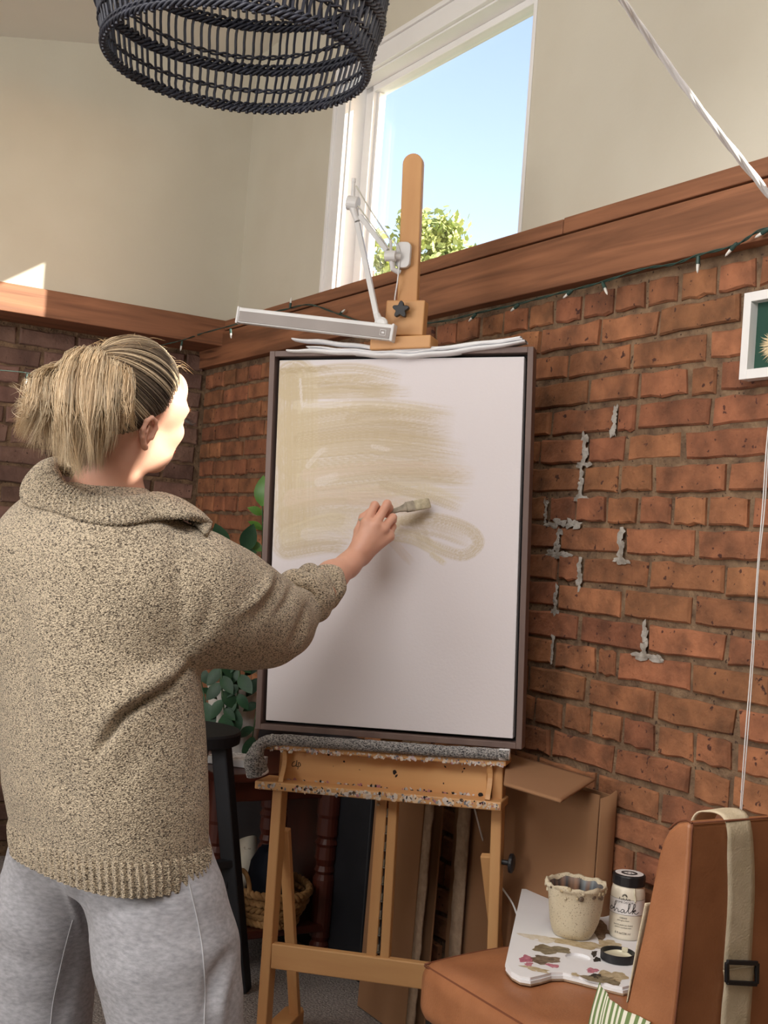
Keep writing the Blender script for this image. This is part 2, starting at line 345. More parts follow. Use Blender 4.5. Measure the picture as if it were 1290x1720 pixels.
# brick faces: a bed of mortar with every brick standing proud of it
def brick_mesh(seed, L, H=0.056, D=0.03):
    r = np.random.default_rng(seed); n = 5
    out = [(x, -H / 2) for x in np.linspace(-L / 2, L / 2, 5)[:-1]] + [(L / 2, -H / 2)] + [(x, H / 2) for x in np.linspace(L / 2, -L / 2, 5)]
    out = np.array(out); j = r.normal(0, 0.0016, out.shape); j[np.abs(out[:, 0]) > L / 2 - .001, 0] -= np.sign(out[np.abs(out[:, 0]) > L / 2 - .001, 0]) * abs(r.normal(0, .002)); out = out + j
    m = len(out); v = [(0, 0, r.normal(0, .001))]
    v += [(x * (1 - 0.010 / L), z * 0.86, r.normal(0, .0008)) for x, z in out]
    v += [(x, z, -0.005) for x, z in out]; v += [(x, z, -D) for x, z in out]
    v = [(x, -y if False else z, yy) for (x, z, yy) in v for y in (0,)]
    f = [[0, 1 + i, 1 + (i + 1) % m] for i in range(m)]
    for k in (1, 1 + m): f += [[k + i, k + m + i, k + m + (i + 1) % m, k + (i + 1) % m] for i in range(m)]
    return np.array(v), f
BR = {}
def brick_data(kind, i, mname):
    key = (kind, i, mname)
    if key not in BR:
        v, f = brick_mesh(100 + i + (50 if kind == 'h' else 0), 0.205 if kind == 's' else 0.095)
        me = bpy.data.meshes.new('brick'); me.from_pydata([tuple(q) for q in v], [], f); me.materials.append(M[mname]); me.update(); BR[key] = me
    return BR[key]
def place_bricks(rows, fn, along, nrm, parent, visible, mname, proud=0.0):
    rest = MB(); o0 = org(parent)
    for z0, z1, js in rows:
        for a, c in zip(js[:-1], js[1:]):
            L = c - a - 0.011
            if L < 0.02: continue
            kind = 's' if L > 0.145 else 'h'; nom = 0.205 if kind == 's' else 0.095; i = random.randrange(10)
            H = z1 - z0 - 0.0125; zc = (z0 + z1) / 2 + random.gauss(0, .0012); off = random.gauss(0, 0.0022) + proud; uc = (a + c) / 2
            p = fn(uc, zc, off); rot = random.gauss(0, 0.006)
            if visible(*pix(p)[:2]):
                o = bpy.data.objects.new('brick', brick_data(kind, i, mname)); COL.objects.link(o); o.parent = parent
                X = Vector(along); Z = Vector(nrm); Y = Vector(ZUP); R = Matrix((X, Y, Z)).transposed()
                o.matrix_local = Matrix.Translation(Vector(p - o0)) @ R.to_4x4() @ Matrix.Rotation(rot, 4, 'Z') @ Matrix.Diagonal((L / nom, H / 0.056, 1, 1))
            else:
                v, f = brick_mesh(100 + i, 0.2); rest.add(p + np.outer(v[:, 0] * L / .2, along) + np.outer(v[:, 1] * H / .056, ZUP) + np.outer(v[:, 2], nrm), f)
    if rest.v: stuff(rest.build('brick_course', M[mname], parent))
Z0R, PIT = 1.587, 0.0685
def joints_zoom(pts, sx, ox, oy): return [C_uz(ox + x / sx, oy + y / sx)[0] for x, y in pts]
Zm = lambda pts: joints_zoom(pts, 2.3233, 860, 560)
Zt = lambda pts: joints_zoom(pts, 3.0, 860, 250)
known = {-2: Zt([(205, 840), (350, 790), (515, 740), (670, 720), (835, 690), (1030, 640), (1230, 590)]),
         -1: Zt([(140, 960), (440, 930), (735, 870), (1150, 800)]), 0: Zm([(215, 110), (458, 90), (758, 60)]),
         1: Zm([(295, 230), (487, 220), (687, 200), (797, 190)]), 2: Zm([(150, 340), (402, 340), (480, 335), (770, 310)]),
         3: Zm([(105, 460), (285, 460), (437, 460), (655, 455), (995, 450)]), 4: Zm([(268, 590), (412, 585), (545, 590), (835, 590)]),
         5: Zm([(135, 690), (243, 685), (365, 690), (485, 690), (620, 700), (757, 710), (925, 720)]), 6: Zm([(178, 810), (427, 830), (712, 845)]),
         7: Zm([(175, 920), (262, 940), (525, 960), (825, 990)]), 8: Zm([(170, 1040), (425, 1060), (700, 1085)]),
         9: Zm([(258, 1140), (520, 1190), (830, 1230)]), 10: Zm([(158, 1230), (328, 1265), (403, 1290), (693, 1350)]),
         11: Zm([(288, 1375), (557, 1430), (870, 1500)]), 12: Zm([(195, 1460), (305, 1480), (430, 1500), (560, 1550), (705, 1600), (860, 1640)]),
         13: Zm([(148, 1560), (395, 1620), (695, 1680)])}
def extend(js, lo, hi, header):
    js = list(js)
    step = (lambda: random.uniform(.1, .112)) if header else (lambda: random.choice([.2, .215, .222, .216, .108 if random.random() < .5 else .21]))
    while js[0] > lo: js.insert(0, js[0] - step())
    while js[-1] < hi: js.append(js[-1] + step())
    return [max(lo, min(hi, j)) for j in js]
rows = []
for i in range(-2, 25):
    zt = Z0R - PIT * (i - 2) ; zb = zt - PIT
    if i == 24: zb = max(zb, 0.0)
    if zb < 0: break
    rows.append((zb, zt, extend(known.get(i, [random.uniform(1.2, 1.45)]), 0.004, 3.4, i % 7 == 5)))
b = MB(); slab(b, Cp, -.2, U_MAX + .1, -0.16, -0.009, 0, 1.955); mortar = b.build('mortar_bed', M['mortar'], wall_right)
def vis_c(x, y):
    if x < 325 or x > 1330 or y < 380 or y > 1500: return False
    if 450 < x < 885 and 600 < y < 1700: return False
    if y > 1130 and x < 460: return False
    if y > 1290 and x < 1000: return False
    return True
place_bricks(rows, lambda u, z, o: Cp(u, z, o), AC, NC, wall_right, vis_c, 'brick')
# pale filler smeared into some joints
def smear(px, py, wid, hgt, skew=0.0, foot=0.0, k=[0]):
    k[0] += 1; r = np.random.default_rng(300 + k[0]); u, z = C_uz(px, py); v = []; f = []; nd = 5; m = 13
    dabs = [(u + r.normal(0, wid * .12), z + hgt * (.42 - .84 * i / (nd - 1)), wid * r.uniform(.35, .6), hgt * r.uniform(.14, .22)) for i in range(nd)] if hgt > wid else [(u + wid * (.42 - .84 * i / (nd - 1)), z + r.normal(0, hgt * .15), wid * r.uniform(.14, .2), hgt * r.uniform(.3, .6)) for i in range(nd)]
    if foot: dabs += [(u + foot * s, z - hgt * .46, foot * .8, .007) for s in (-.4, .7)]
    for cu, cz, ru, rz in dabs:
        i0 = len(v); v.append(Cp(cu, cz, .0025)); ph = r.random(3) * 6
        for i in range(m): a = 2 * pi * i / m; q = 1 + .28 * sin(2 * a + ph[0]) + .24 * sin(3 * a + ph[1]) + .2 * sin(5 * a + ph[2]); v.append(Cp(cu + ru * q * cos(a), cz + rz * q * sin(a), .001 + r.normal(0, .0008)))
        f += [[i0, i0 + 1 + i, i0 + 1 + (i + 1) % m] for i in range(m)]
    o = link_mesh('mortar_patch', v, f, M['white_mortar'], wall_right)
for a in ((1033, 706, .016, .062, 0, .004), (981, 757, .02, .07, 0, .02), (976, 814, .016, .07, 0, .02), (917, 858, .014, .05, 0, 0), (937, 912, .02, .06, 0, .03),
          (1044, 916, .02, .075, 0, .02), (973, 964, .018, .06, 0, 0), (933, 1008, .014, .06, 0, .01), (1084, 1078, .02, .07, 0, .035), (928, 1090, .01, .06, 0, 0)):
    smear(*a)
for px, py, w, h in ((946, 881, .115, .018), (940, 932, .075, .014), (1092, 1104, .07, .012)):
    smear(px, py, w, h)
rows = []
for i in range(-2, 24):
    zt = 1.935 - 0.0725 * (i + 2); zb = zt - 0.0725
    if zb < 0: break
    rows.append((zb, zt, extend([random.uniform(.3, .6)], 0.004, 1.6, i % 6 == 3)))
b = MB(); slab(b, Bp, -.2, T_MAX + .1, -0.16, -0.009, 0, 1.965); b.build('mortar_bed', M['mortar'], wall_left)
def vis_b(x, y): return -30 < x < 335 and 530 < y < 900 and not (70 < x < 250 and y > 620)
place_bricks(rows, lambda u, z, o: Bp(u, z, o), AB, NB, wall_left, vis_b, 'brick_old')

# timber band round the room: one board on the left wall, a board and a ledge in two lengths on the right
def timber(name, f, u0, u1, o0, o1, z0, z1, ax):
    mb = MB(); slab(mb, f, u0, u1, o0, o1, z0, z1); o = struct(mb.build(name, M['beam'], bevel=0.003))
    # grain runs along the local Z of the material: lay the board's length on local Z
    q = Vector((0, 0, 1)).rotation_difference(Vector(ax)); o.data.transform(q.inverted().to_matrix().to_4x4()); o.rotation_mode = 'QUATERNION'; o.rotation_quaternion = q
    return o
timber('trim_1', Bp, -0.05, 1.9, -0.1, LPL + 0.012, 1.945, Z_TRIM, AB)
timber('trim_2', Cp, -0.02, 3.6, -0.05, 0.028, Z_BOARD, Z_GAP - 0.003, AC)
uj = C_uz(958, 372)[0]
timber('trim_3', Cp, -0.02, uj - 0.0015, -0.15, 0.022, Z_GAP + 0.004, Z_TRIM, AC)
timber('trim_4', Cp, uj + 0.0015, 3.6, -0.15, 0.022, Z_GAP + 0.004, Z_TRIM + 0.002, AC)
b = MB(); slab(b, Cp, -.02, 3.6, -.06, 0.004, Z_GAP - 0.02, Z_GAP + 0.02); struct(b.build('trim_5', M['dark']))
# windows
def window(name, W):
    u0, u1, z0, z1 = W; mb = MB()
    for a in ((u0 - .06, u0, CPL, CPL + .016, z0, z1 + .06), (u1, u1 + .012, CPL, CPL + .004, z0, z1), (u0, u1, CPL, CPL + .016, z1, z1 + .06),
              (u0 - .075, u0 - .06, CPL, CPL + .024, z0, z1 + .075), (u0 - .06, u1, CPL, CPL + .024, z1 + .06, z1 + .075)):
        slab(mb, Cp, *a[:4], *a[4:])
    w = struct(mb.build(name, M['white_paint'], bevel=0.002))
    mb = MB()
    for a in ((u0, u0 + .006, -.16, CPL), (u1 - .006, u1, -.16, CPL)): slab(mb, Cp, a[0], a[1], a[2], a[3], z0, z1)
    slab(mb, Cp, u0, u1, -.16, CPL, z1 - .006, z1)
    mb.build('window_lining', M['white_paint'], w)
    fo = (-.125, -.085); mb = MB()
    for a in ((u0 + .006, u0 + .055, z0, z1 - .006), (u1 - .03, u1 - .006, z0, z1 - .006), (u0 + .006, u1 - .006, z1 - .028, z1 - .006), (u0 + .006, u1 - .006, z0, z0 + .04)):
        slab(mb, Cp, a[0], a[1], *fo, a[2], a[3])
    slab(mb, Cp, u0 + .055, u0 + .07, -.12, -.1, z0, z1 - .028)
    mb.build('window_frame', M['white_paint'], w, bevel=0.003)
    mb = MB(); slab(mb, Cp, u0 + .03, u1 - .02, -.112, -.106, z0 + .02, z1 - .02); mb.build('pane', M['glass'], w)
    mb = MB(); slab(mb, Cp, u0 - .02, u1 + .02, -.16, CPL + .012, z0 - .012, z0 + .012); mb.build('window_sill', M['white_paint'], w)
window('window_1', W1); window('window_2', W2)

# ------------------------------------------------------------------ framed canvas on its easel
YAW, TILT_IN = 0.29, 0.042
NE = np.array([-sin(YAW), -cos(YAW), 0]); AE = np.array([cos(YAW), -sin(YAW), 0])
EO = np.array([0.0267, 2.841, CAM[2] + 0.0175])
def E(x, y, off=0.0): return hit(x, y, EO + NE * off, NE)
CA = cos(TILT_IN) * AE + sin(TILT_IN) * ZUP; CU = -sin(TILT_IN) * AE + cos(TILT_IN) * ZUP
def Cv(x, y, off=0.0): return EO + CA * x + CU * y + NE * off
HW, HH, FWD = 0.319, 0.451, 0.0135
def prism(outline, ext):
    o = [np.asarray(p, float) for p in outline]; n = len(o); mb = MB()
    mb.add(o + [p + ext for p in o], [list(range(n))[::-1], list(range(n, 2 * n))] + [[i, (i + 1) % n, n + (i + 1) % n, n + i] for i in range(n)])
    me = mb.f; c = np.mean(o, 0); nr = np.cross(o[1] - o[0], o[2] - o[0])
    return mb
pic = thing('framed_canvas', 'large white canvas half covered in beige strokes in thin brown floater frame on the easel', 'painting', Cv(0, -HH))
for (x0, x1, y0, y1, vert) in ((-HW, -HW + FWD, -HH, HH, 1), (HW - FWD, HW, -HH, HH, 1), (-HW + FWD, HW - FWD, HH - FWD, HH, 0), (-HW + FWD, HW - FWD, -HH, -HH + FWD, 0)):
    mb = MB(); mb.box(Cv((x0 + x1) / 2, (y0 + y1) / 2, -0.002), CA * (x1 - x0) / 2, CU * (y1 - y0) / 2, NE * 0.022)
    mb.build('frame_side', M['frame'], pic, bevel=0.0012)
mb = MB(); mb.box(Cv(0, 0, -0.017), CA * (HW - .005), CU * (HH - .005), NE * 0.003); mb.build('backing_board', M['dark'], pic)
iw, ih = HW - FWD - 0.0085, HH - FWD - 0.0075
mb = MB(); mb.box(Cv(0, 0, -0.002), CA * iw, CU * ih, NE * 0.0125); mb.build('stretcher', M['paper'], pic, bevel=0.002)
NX, NY = 300, 430
gu, gv = np.meshgrid(np.linspace(0, 1, NX), np.linspace(0, 1, NY))
white = np.array(lin(226, 220, 222)[:3]); base = np.ones((NY, NX, 3)) * white; hgt = np.zeros((NY, NX))
srng = np.random.default_rng(21); ASP = 1.5
def stroke(pts, w, color, op, fray=0.5, press=0.0004):
    global base, hgt
    p = np.array([((x - 125 + (y - 110) * 0.044) / 1010, (y - 105 - (x - 125) * .02) / 1535 * ASP) for x, y in smooth_path(np.array([(a, c, 0) for a, c in pts]), 26)[:, :2]])
    d = np.full(gu.shape, 9.0); sgn = np.zeros(gu.shape); tt = np.zeros(gu.shape); L = len(p) - 1
    for i in range(L):
        a, c = p[i], p[i + 1]; e = c - a; l2 = e @ e + 1e-9
        s = np.clip(((gu - a[0]) * e[0] + (gv * ASP - a[1]) * e[1]) / l2, 0, 1)
        dx, dy = gu - a[0] - s * e[0], gv * ASP - a[1] - s * e[1]; dd = np.hypot(dx, dy); k = dd < d
        d[k] = dd[k]; sgn[k] = (np.sign(e[0] * dy - e[1] * dx) * dd)[k]; tt[k] = ((i + s) / L)[k]
    nb = 46; br = srng.random(nb); br2 = srng.random(nb); q = np.clip((sgn / w + 1) / 2, 0, .999) * nb; qi = q.astype(int)
    bn = br[qi]; end = np.clip((1.0 - tt) / (0.08 + 0.35 * br2[qi]), 0, 1)
    m = np.clip((1 - np.abs(sgn) / w) * 5, 0, 1) * (d <= w) * op * (1 - fray + fray * bn) * np.where(bn < .2, .5 * end, end)
    base = base * (1 - m[..., None]) + np.array(lin(*color)[:3]) * m[..., None]; hgt += m * press * (0.5 + bn)
tan, tan2, pale, pink, off = (200, 184, 154), (188, 170, 138), (214, 202, 176), (214, 196, 178), (226, 218, 212)
for s in [([(180, 190), (185, 930)], .11, tan, .8, .3), ([(170, 215), (420, 190), (640, 235)], .07, tan, .75, .3), ([(190, 400), (500, 370), (860, 420)], .10, tan, .75, .3), ([(190, 520), (520, 500), (900, 560)], .10, tan, .7, .35), ([(200, 650), (560, 620), (930, 630)], .085, (206, 192, 164), .7, .35), ([(170, 770), (360, 740), (620, 740)], .10, (204, 190, 164), .65, .4), ([(160, 880), (330, 850), (430, 850)], .085, tan, .65, .4), ([(560, 780), (760, 720)], .06, pale, .6, .4), ([(140, 180), (150, 900)], .035, tan, .9), ([(190, 160), (200, 940)], .04, tan, .8), ([(250, 170), (240, 700)], .05, pale, .6), ([(130, 150), (360, 145)], .014, tan2, .9),
          ([(180, 200), (560, 185)], .018, tan, .9), ([(150, 250), (690, 250)], .03, tan, .8), ([(200, 300), (760, 330)], .022, pale, .7), ([(300, 215), (640, 235)], .016, tan2, .6),
          ([(230, 300), (480, 310), (720, 325)], .012, off, .8), ([(190, 380), (500, 345), (800, 390)], .045, tan, .85), ([(220, 450), (560, 410), (860, 430)], .04, tan2, .6), ([(190, 500), (500, 480), (830, 470)], .04, tan, .7),
          ([(180, 560), (560, 530), (840, 540)], .035, tan, .7), ([(240, 600), (600, 570), (950, 600)], .03, pink, .7), ([(300, 640), (640, 600), (940, 620)], .03, tan, .7), ([(420, 680), (700, 660), (890, 730)], .03, pale, .8),
          ([(180, 700), (460, 680), (640, 700)], .045, pink, .7), ([(150, 780), (330, 740), (520, 760)], .05, tan, .6), ([(160, 860), (350, 800), (460, 860)], .045, pale, .8), ([(150, 920), (300, 890), (400, 900)], .035, tan, .7),
          ([(215, 190), (222, 330)], .006, off, .9), ([(245, 560), (300, 500), (330, 490)], .012, off, .5), ([(290, 630), (380, 600)], .02, off, .5),
          ([(420, 360), (520, 340), (640, 345)], .02, tan2, .5), ([(520, 480), (600, 500)], .01, off, .7), ([(560, 640), (760, 700), (880, 745)], .02, tan, .7), ([(440, 700), (600, 720), (760, 760)], .035, pink, .6),
          ([(600, 800), (760, 780), (900, 820), (945, 880), (880, 930), (760, 890), (640, 830)], .026, tan, .85), ([(610, 850), (700, 870), (830, 940)], .03, pale, .8), ([(640, 810), (780, 830), (930, 880)], .03, tan, .6),
          ([(600, 880), (680, 970)], .02, pink, .6), ([(760, 930), (815, 970)], .012, pale, .9), ([(700, 800), (740, 900)], .03, tan2, .4), ([(240, 850), (400, 840), (440, 740)], .03, off, .5)]:
    stroke(*s)
col = np.concatenate([base, np.ones((NY, NX, 1))], -1)
hx, hy = iw - .001, ih - .001
pts = (EO + (gu[..., None] * 2 - 1) * hx * CA + (1 - gv[..., None] * 2) * hy * CU + (0.0108 + hgt[..., None]) * NE)
grid_mesh('painted_surface', pts[:, ::-1], M['paint'], pic, col=col[:, ::-1])

foot = E(640, 1250, 0); foot[2] = 0
ea = thing('easel', 'beech studio easel with paint-spattered tray holding the large canvas', 'easel', foot)
# mast with rounded top
top, bot = E(692.5, 274, -.03), E(652, 1330, -.03); d = (bot - top) / np.linalg.norm(bot - top); ax = np.cross(d, NE); ax /= np.linalg.norm(ax); ax *= np.sign(ax @ AE)
r = 0.0245; arc = [top + r * (cos(a) * ax - sin(a) * d) for a in np.linspace(0, pi, 13)]
prism([bot + ax * r] + arc + [bot - ax * r], -NE * 0.022).build('mast', M['easel'], ea, bevel=0.003)
def ebox(name, p0, p1, z_extra, off0, off1, m, parent=ea, bevel=0.003):
    # horizontal piece whose front edge runs p0 -> p1 (pixels on the plane at off1), z_extra = height
    a, c = E(*p0, off1), E(*p1, off1); mb = MB(); dd = c - a
    mb.box((a + c) / 2 - ZUP * z_extra / 2 - NE * (off1 - off0) / 2, dd / 2, NE * (off1 - off0) / 2, ZUP * z_extra / 2); return mb.build(name, m, parent, bevel=bevel)
ebox('clamp_block', (649, 504), (714, 504), 0.083, -0.03, 0.006, M['easel'])
lip = ebox('clamp_lip', (622, 566), (724, 562), 0.03, -0.03, 0.042, M['easel_h'])
def spatter(parent, spots, cols, off, seed, ax=None):
    r = np.random.default_rng(seed); v = []; f = []; c = []
    for (px, py, s) in spots:
        n = 9; k = r.random(); colr = cols[int(r.integers(len(cols)))]; a0 = r.random() * 6; asp = r.uniform(.3, 1.0); i0 = len(v); ctr = E(px, py, off)
        v.append(ctr + NE * .0006); c.append(lin(*colr))
        for i in range(n):
            a = 2 * pi * i / n; rr = s * (0.6 + 0.5 * r.random()); x, z = rr * cos(a), rr * asp * sin(a)
            v.append(ctr + AE * (x * cos(a0) - z * sin(a0)) + ZUP * (x * sin(a0) + z * cos(a0)) + NE * .0003); c.append(lin(*colr)); f.append([i0, i0 + 1 + i, i0 + 1 + (i + 1) % n])
    return stuff(link_mesh('paint_spatter', v, f, M['vcol'], parent, col=c))
shelf = ebox('tray_shelf', (428, 1311), (842, 1348), 0.0195, -0.04, 0.048, M['easel_h'])
ledge = ebox('canvas_ledge', (441, 1249), (850, 1278), 0.013, -0.04, 0.028, M['easel_h'])
pan = ebox('tray_back', (476, 1251), (820, 1279), 0.085, -0.012, 0.0, M['easel_h'], bevel=0.001)
# shaped ends of the tray
for (xt, yt, xb, yb) in ((472, 1252, 467, 1313), (818, 1283, 814, 1343)):
    t0, b0 = E(xt, yt, 0.025), E(xb, yb, 0.042); prof = []
    for s in np.linspace(0, 1, 8): prof.append(t0 + (b0 - t0) * s - NE * (0.016 * sin(pi * min(1, s * 1.1)) if s < .95 else 0))
    back = [E(xb, yb, -0.03), E(xt, yt, -0.03)]; prism(prof + back, AE * 0.012).build('tray_end', M['easel'], ea, bevel=0.001)
sp = np.random.default_rng(5)
sc1 = [(30, 27, 26), (84, 68, 56), (186, 180, 176), (214, 206, 200), (176, 120, 126), (120, 120, 126), (206, 170, 138), (150, 148, 142), (200, 186, 166), (222, 200, 176)]
spots = [(x, 1318 + (x - 430) * .089 + sp.uniform(-5, 6), sp.uniform(.0015, .0055)) for x in sp.uniform(436, 838, 210)]
spatter(shelf, [(x, 1318 + (x - 430) * .089 + sp.uniform(-3, 4), sp.uniform(.004, .009)) for x in sp.uniform(500, 838, 90)], [(222, 206, 188), (214, 200, 192), (226, 196, 160), (206, 192, 178)], 0.0483, 9)
spatter(shelf, spots, sc1, 0.0487, 1)
spots = [(x, 1256 + (x - 441) * .071 + sp.uniform(-4, 4), sp.uniform(.0015, .0048)) for x in sp.uniform(450, 845, 200)]
spatter(ledge, [(x, 1256 + (x - 441) * .071 + sp.uniform(-2, 2), sp.uniform(.003, .006)) for x in sp.uniform(480, 845, 70)], [(222, 208, 192), (216, 204, 198), (212, 186, 186)], 0.0283, 10)
spatter(ledge, spots, sc1[2:], 0.0287, 2)
spots = [(552, 1267, .005), (578, 1279, .003), (560, 1287, .002), (663, 1297, .006), (666, 1303, .005), (748, 1288, .004), (777, 1296, .003), (780, 1291, .003), (745, 1316, .003), (604, 1293, .002)]
spatter(pan, spots, [(40, 32, 30), (60, 48, 42)], 0.0004, 3)
spots = [(x, 1309 + (x - 476) * .083 + sp.uniform(-2, 3), sp.uniform(.003, .007)) for x in sp.uniform(480, 812, 70)]
spatter(pan, spots, sc1[:5], 0.0004, 4)
# scribbled letters on the tray back
mb = MB(); k = 1 / 2.58
for ln in ([(246, 152), (236, 158), (234, 172), (244, 172), (250, 168), (255, 146), (252, 172), (258, 174)], [(258, 186), (262, 158), (268, 160), (270, 170), (262, 176)]):
    mb.tube(smooth_path([E(400 + x * k, 1220 + y * k, 0.0006) for x, y in ln], 24), 0.0007, 5)
mb.build('pencilled_initials', M['ink'], pan)
# legs, rails, stretcher
def ebar(name, p, q, w, t, off, m, parent=ea, floor_end=False, bevel=0.003):
    a, c = E(*p, off), E(*q, off)
    if floor_end: c = a + (c - a) * ((a[2] - 0.05) / (a[2] - c[2]))
    mb = MB(); mb.bar(a - NE * t / 2, c - NE * t / 2, w, t, NE); return mb.build(name, m, parent, bevel=bevel), a, c
_, a1, lf = ebar('leg', (466, 1322), (445.5, 1618), 0.0245, 0.042, 0.012, M['easel'], floor_end=True)
_, a2, rf = ebar('leg', (836, 1285), (827.5, 1566), 0.0245, 0.042, 0.006, M['easel'], floor_end=True)
ebar('centre_rail', (641.5, 1340), (622.5, 1612), 0.0245, 0.022, 0.008, M['easel']); ebar('centre_rail', (660, 1340), (645, 1614), 0.0215, 0.022, 0.008, M['easel'])
ebar('cross_bar', (455, 1606), (838, 1658), 0.058, 0.022, 0.014, M['easel_h'])
rt, a, c = ebar('ratchet', (650.5, 1350), (634, 1606), 0.012, 0.004, -0.004, M['black_plastic'], bevel=0)
for i in range(9):
    s = (i + .45) / 9; q = a + (c - a) * s
    mb = MB(); mb.box(q + NE * .004, AE * .0045, NE * .003, ZUP * .0075); mb.box(q - ZUP * .010 + NE * .004, AE * .006, NE * .006, ZUP * .0016); mb.build('tooth', M['metal'], rt)
mb = MB(); mb.lathe(E(636, 1351, 0.014), [(0.004, 0), (0.0035, 0.004), (0.001, 0.006)], 12, NE); mb.build('screw', M['metal'], ea, smooth=True)
for c0, a0 in ((lf, (478, 1392)), (rf, (817, 1436))):
    o_ = -NE * 0.02; q0 = c0 + o_; q0[2] = 0.026
    f0, f1 = q0 + NE * .16, q0 - NE * .21; mb = MB(); w = AE * .026; h = ZUP * .024
    out = [f0 - w, f0 + w, f1 + w * 1.0, f1 + w * .6 - NE * .02, f1 - w * .6 - NE * .02, f1 - w]
    prism([p - h for p in out], 2 * h).build('base_rail', M['easel_h'], ea, bevel=0.003)
    t0 = E(*a0, -0.03); t1 = q0 - NE * .185 + ZUP * .015 + AE * .012
    mb = MB(); mb.bar(t0, t1, 0.018, 0.026, AE); mb.build('strut', M['easel'], ea, bevel=0.002)
kc = E(838, 1447, -0.015); mb = MB(); mb.tube([kc, kc + AE * .03], 0.006, 12); mb.lathe(kc + AE * .022, [(0.012, 0), (0.021, 0.002), (0.022, 0.009), (0.016, 0.013), (0.004, 0.0135)], 24, AE)
mb.build('side_knob', M['black_plastic'], ea, smooth=False, bevel=0.001)
kc = E(677, 523, 0.006); mb = MB(); mb.tube([kc - NE * .004, kc + NE * .02], 0.006, 12)
star = [kc + NE * .012 + (0.0165 + 0.0045 * cos(5 * a)) * (cos(a + .3) * AE + sin(a + .3) * ZUP) for a in np.linspace(0, 2 * pi, 40, endpoint=False)]
mb2 = prism(star, NE * .012); mb.add(np.concatenate(mb2.v), mb2.f); mb.build('clamp_knob', M['black_plastic'], ea, bevel=0.0015)

# towel rolled over the ledge
tw = []
path = smooth_path([E(433, 1300, .045), E(428, 1275, .052), E(437, 1252, .04), E(462, 1243, .028), E(540, 1247, .028), E(640, 1254, .028), E(750, 1262, .028), E(856, 1268, .028)], 90)
wid = np.interp(np.linspace(0, 1, 90), [0, .12, .2, .3, 1], [.026, .025, .019, .0135, .0125])
trng = np.random.default_rng(3)
tv, tf = tube_geo(path, wid, 20); ctr = np.repeat(path, 20, 0); dv = tv - ctr; k = (dv @ NE)[:, None] * NE; tv = ctr + dv + k * 0.12 + trng.normal(0, .0006, tv.shape)
t_o = link_mesh('towel', tv, tf, M['towel'], None, True, origin=E(640, 1255, .02))
tag(t_o, 'grey woven towel rolled along the easel ledge under the canvas', 'towel')
for p, q, w in ((path[0], path[2], .0268), (path[-1], path[-3], .0132)):
    mb = MB(); mb.tube([p * 1.0, (p + q) / 2, q], w, 20); mb.build('hem', M['paper'], t_o, smooth=True)

# folded sheets of white paper wedged on top of the frame
pp = thing('folded_paper', 'white paper sheets folded and wedged under the easel clamp on the frame top', 'paper', E(690, 585, .0))
for pl, th, wd, o0 in (([(494, 571), (560, 577), (630, 585), (680, 588), (760, 584), (876, 568)], .010, .05, .012), ([(486, 590), (560, 592), (640, 597), (700, 598), (780, 590), (884, 575)], .011, .055, .014), ([(520, 584), (600, 590), (690, 593), (800, 581), (880, 572)], .006, .06, .010)):
    c_ = smooth_path([E(x, y, o0) for x, y in pl], 40); g = []
    for i, q in enumerate(c_):
        tp = 0.55 + 0.45 * min(1, min(i, 39 - i) / 5); wv = .0012 * sin(i * .9 + th * 900)
        g.append([q + NE * (.5 * wd * x * .8) + ZUP * (y * th / 2 * tp + wv) for x, y in ((-1, -.6), (-1, .6), (-.3, 1), (.6, .9), (1, .3), (1, -.5), (.5, -1), (-.4, -1))])
    grid_mesh('sheet', np.array(g), M['paper'], pp, closed=True)

# swing-arm lamp clipped to the mast
lp = thing('swing_arm_lamp', 'white swing-arm strip lamp clamped to the easel mast', 'lamp', E(680, 440, 0))
def rounded_plate(c, w, h, r, t, ax, up, n):
    out = []
    for sx, sy, a0 in ((1, 1, 0), (-1, 1, pi / 2), (-1, -1, pi), (1, -1, 3 * pi / 2)):
        for a in np.linspace(a0, a0 + pi / 2, 5): out.append(c + ax * (sx * (w / 2 - r) + r * cos(a)) + up * (sy * (h / 2 - r) + r * sin(a)))
    return prism(out, n * t)
rounded_plate(E(679, 430, -.028), .036, .062, .012, .014, AE, ZUP, NE).build('clamp_plate', M['white_metal'], lp, bevel=.002)
J2, J1, J0 = E(657, 430, .0), E(592, 343, .01), E(638, 540, .03)
mb = MB(); mb.tube([E(672, 432, -.01), J2], .008, 12); mb.tube([J2 - AE * .014, J2 + AE * .012], .013, 16); mb.tube([J2, E(660, 452, -.01), E(672, 458, -.02)], .007, 10); mb.build('wrist_joint', M['white_metal'], lp, smooth=False, bevel=.001)
mb = MB(); mb.tube([J1 - AE * .012 + ZUP * .004, J1 + AE * .014], .017, 18); mb.tube([J1 + ZUP * .01, E(594, 303, .01)], [.006, .0045], 10); mb.tube([E(594, 306, .01), E(594.5, 300, .01)], .0055, 10); mb.tube([J1, E(600, 372, .012)], [.012, .007], 10); mb.build('elbow_joint', M['white_metal'], lp, bevel=.001)
mb = MB(); mb.bar(E(604, 362, .01), E(650, 421, .0), .0125, .0125, NE); mb.build('upper_arm', M['white_metal'], lp, bevel=.002)
mb = MB(); mb.tube(smooth_path([E(598, 312, .006), E(622, 352, .004), E(656, 404, -.004)], 12), .0016, 6); mb.tube([E(601, 345, .018), E(654, 418, .008)], .0016, 6); mb.build('tension_rod', M['metal'], lp)
mb = MB(); mb.tube([E(656, 404, -.004), E(657, 425, -.002)], .0035, 8); mb.build('rod_hook', M['white_metal'], lp)
mb = MB(); mb.bar(E(600, 374, .012), E(634, 536, .03), .0125, .0125, NE); mb.build('lower_arm', M['white_metal'], lp, bevel=.002)
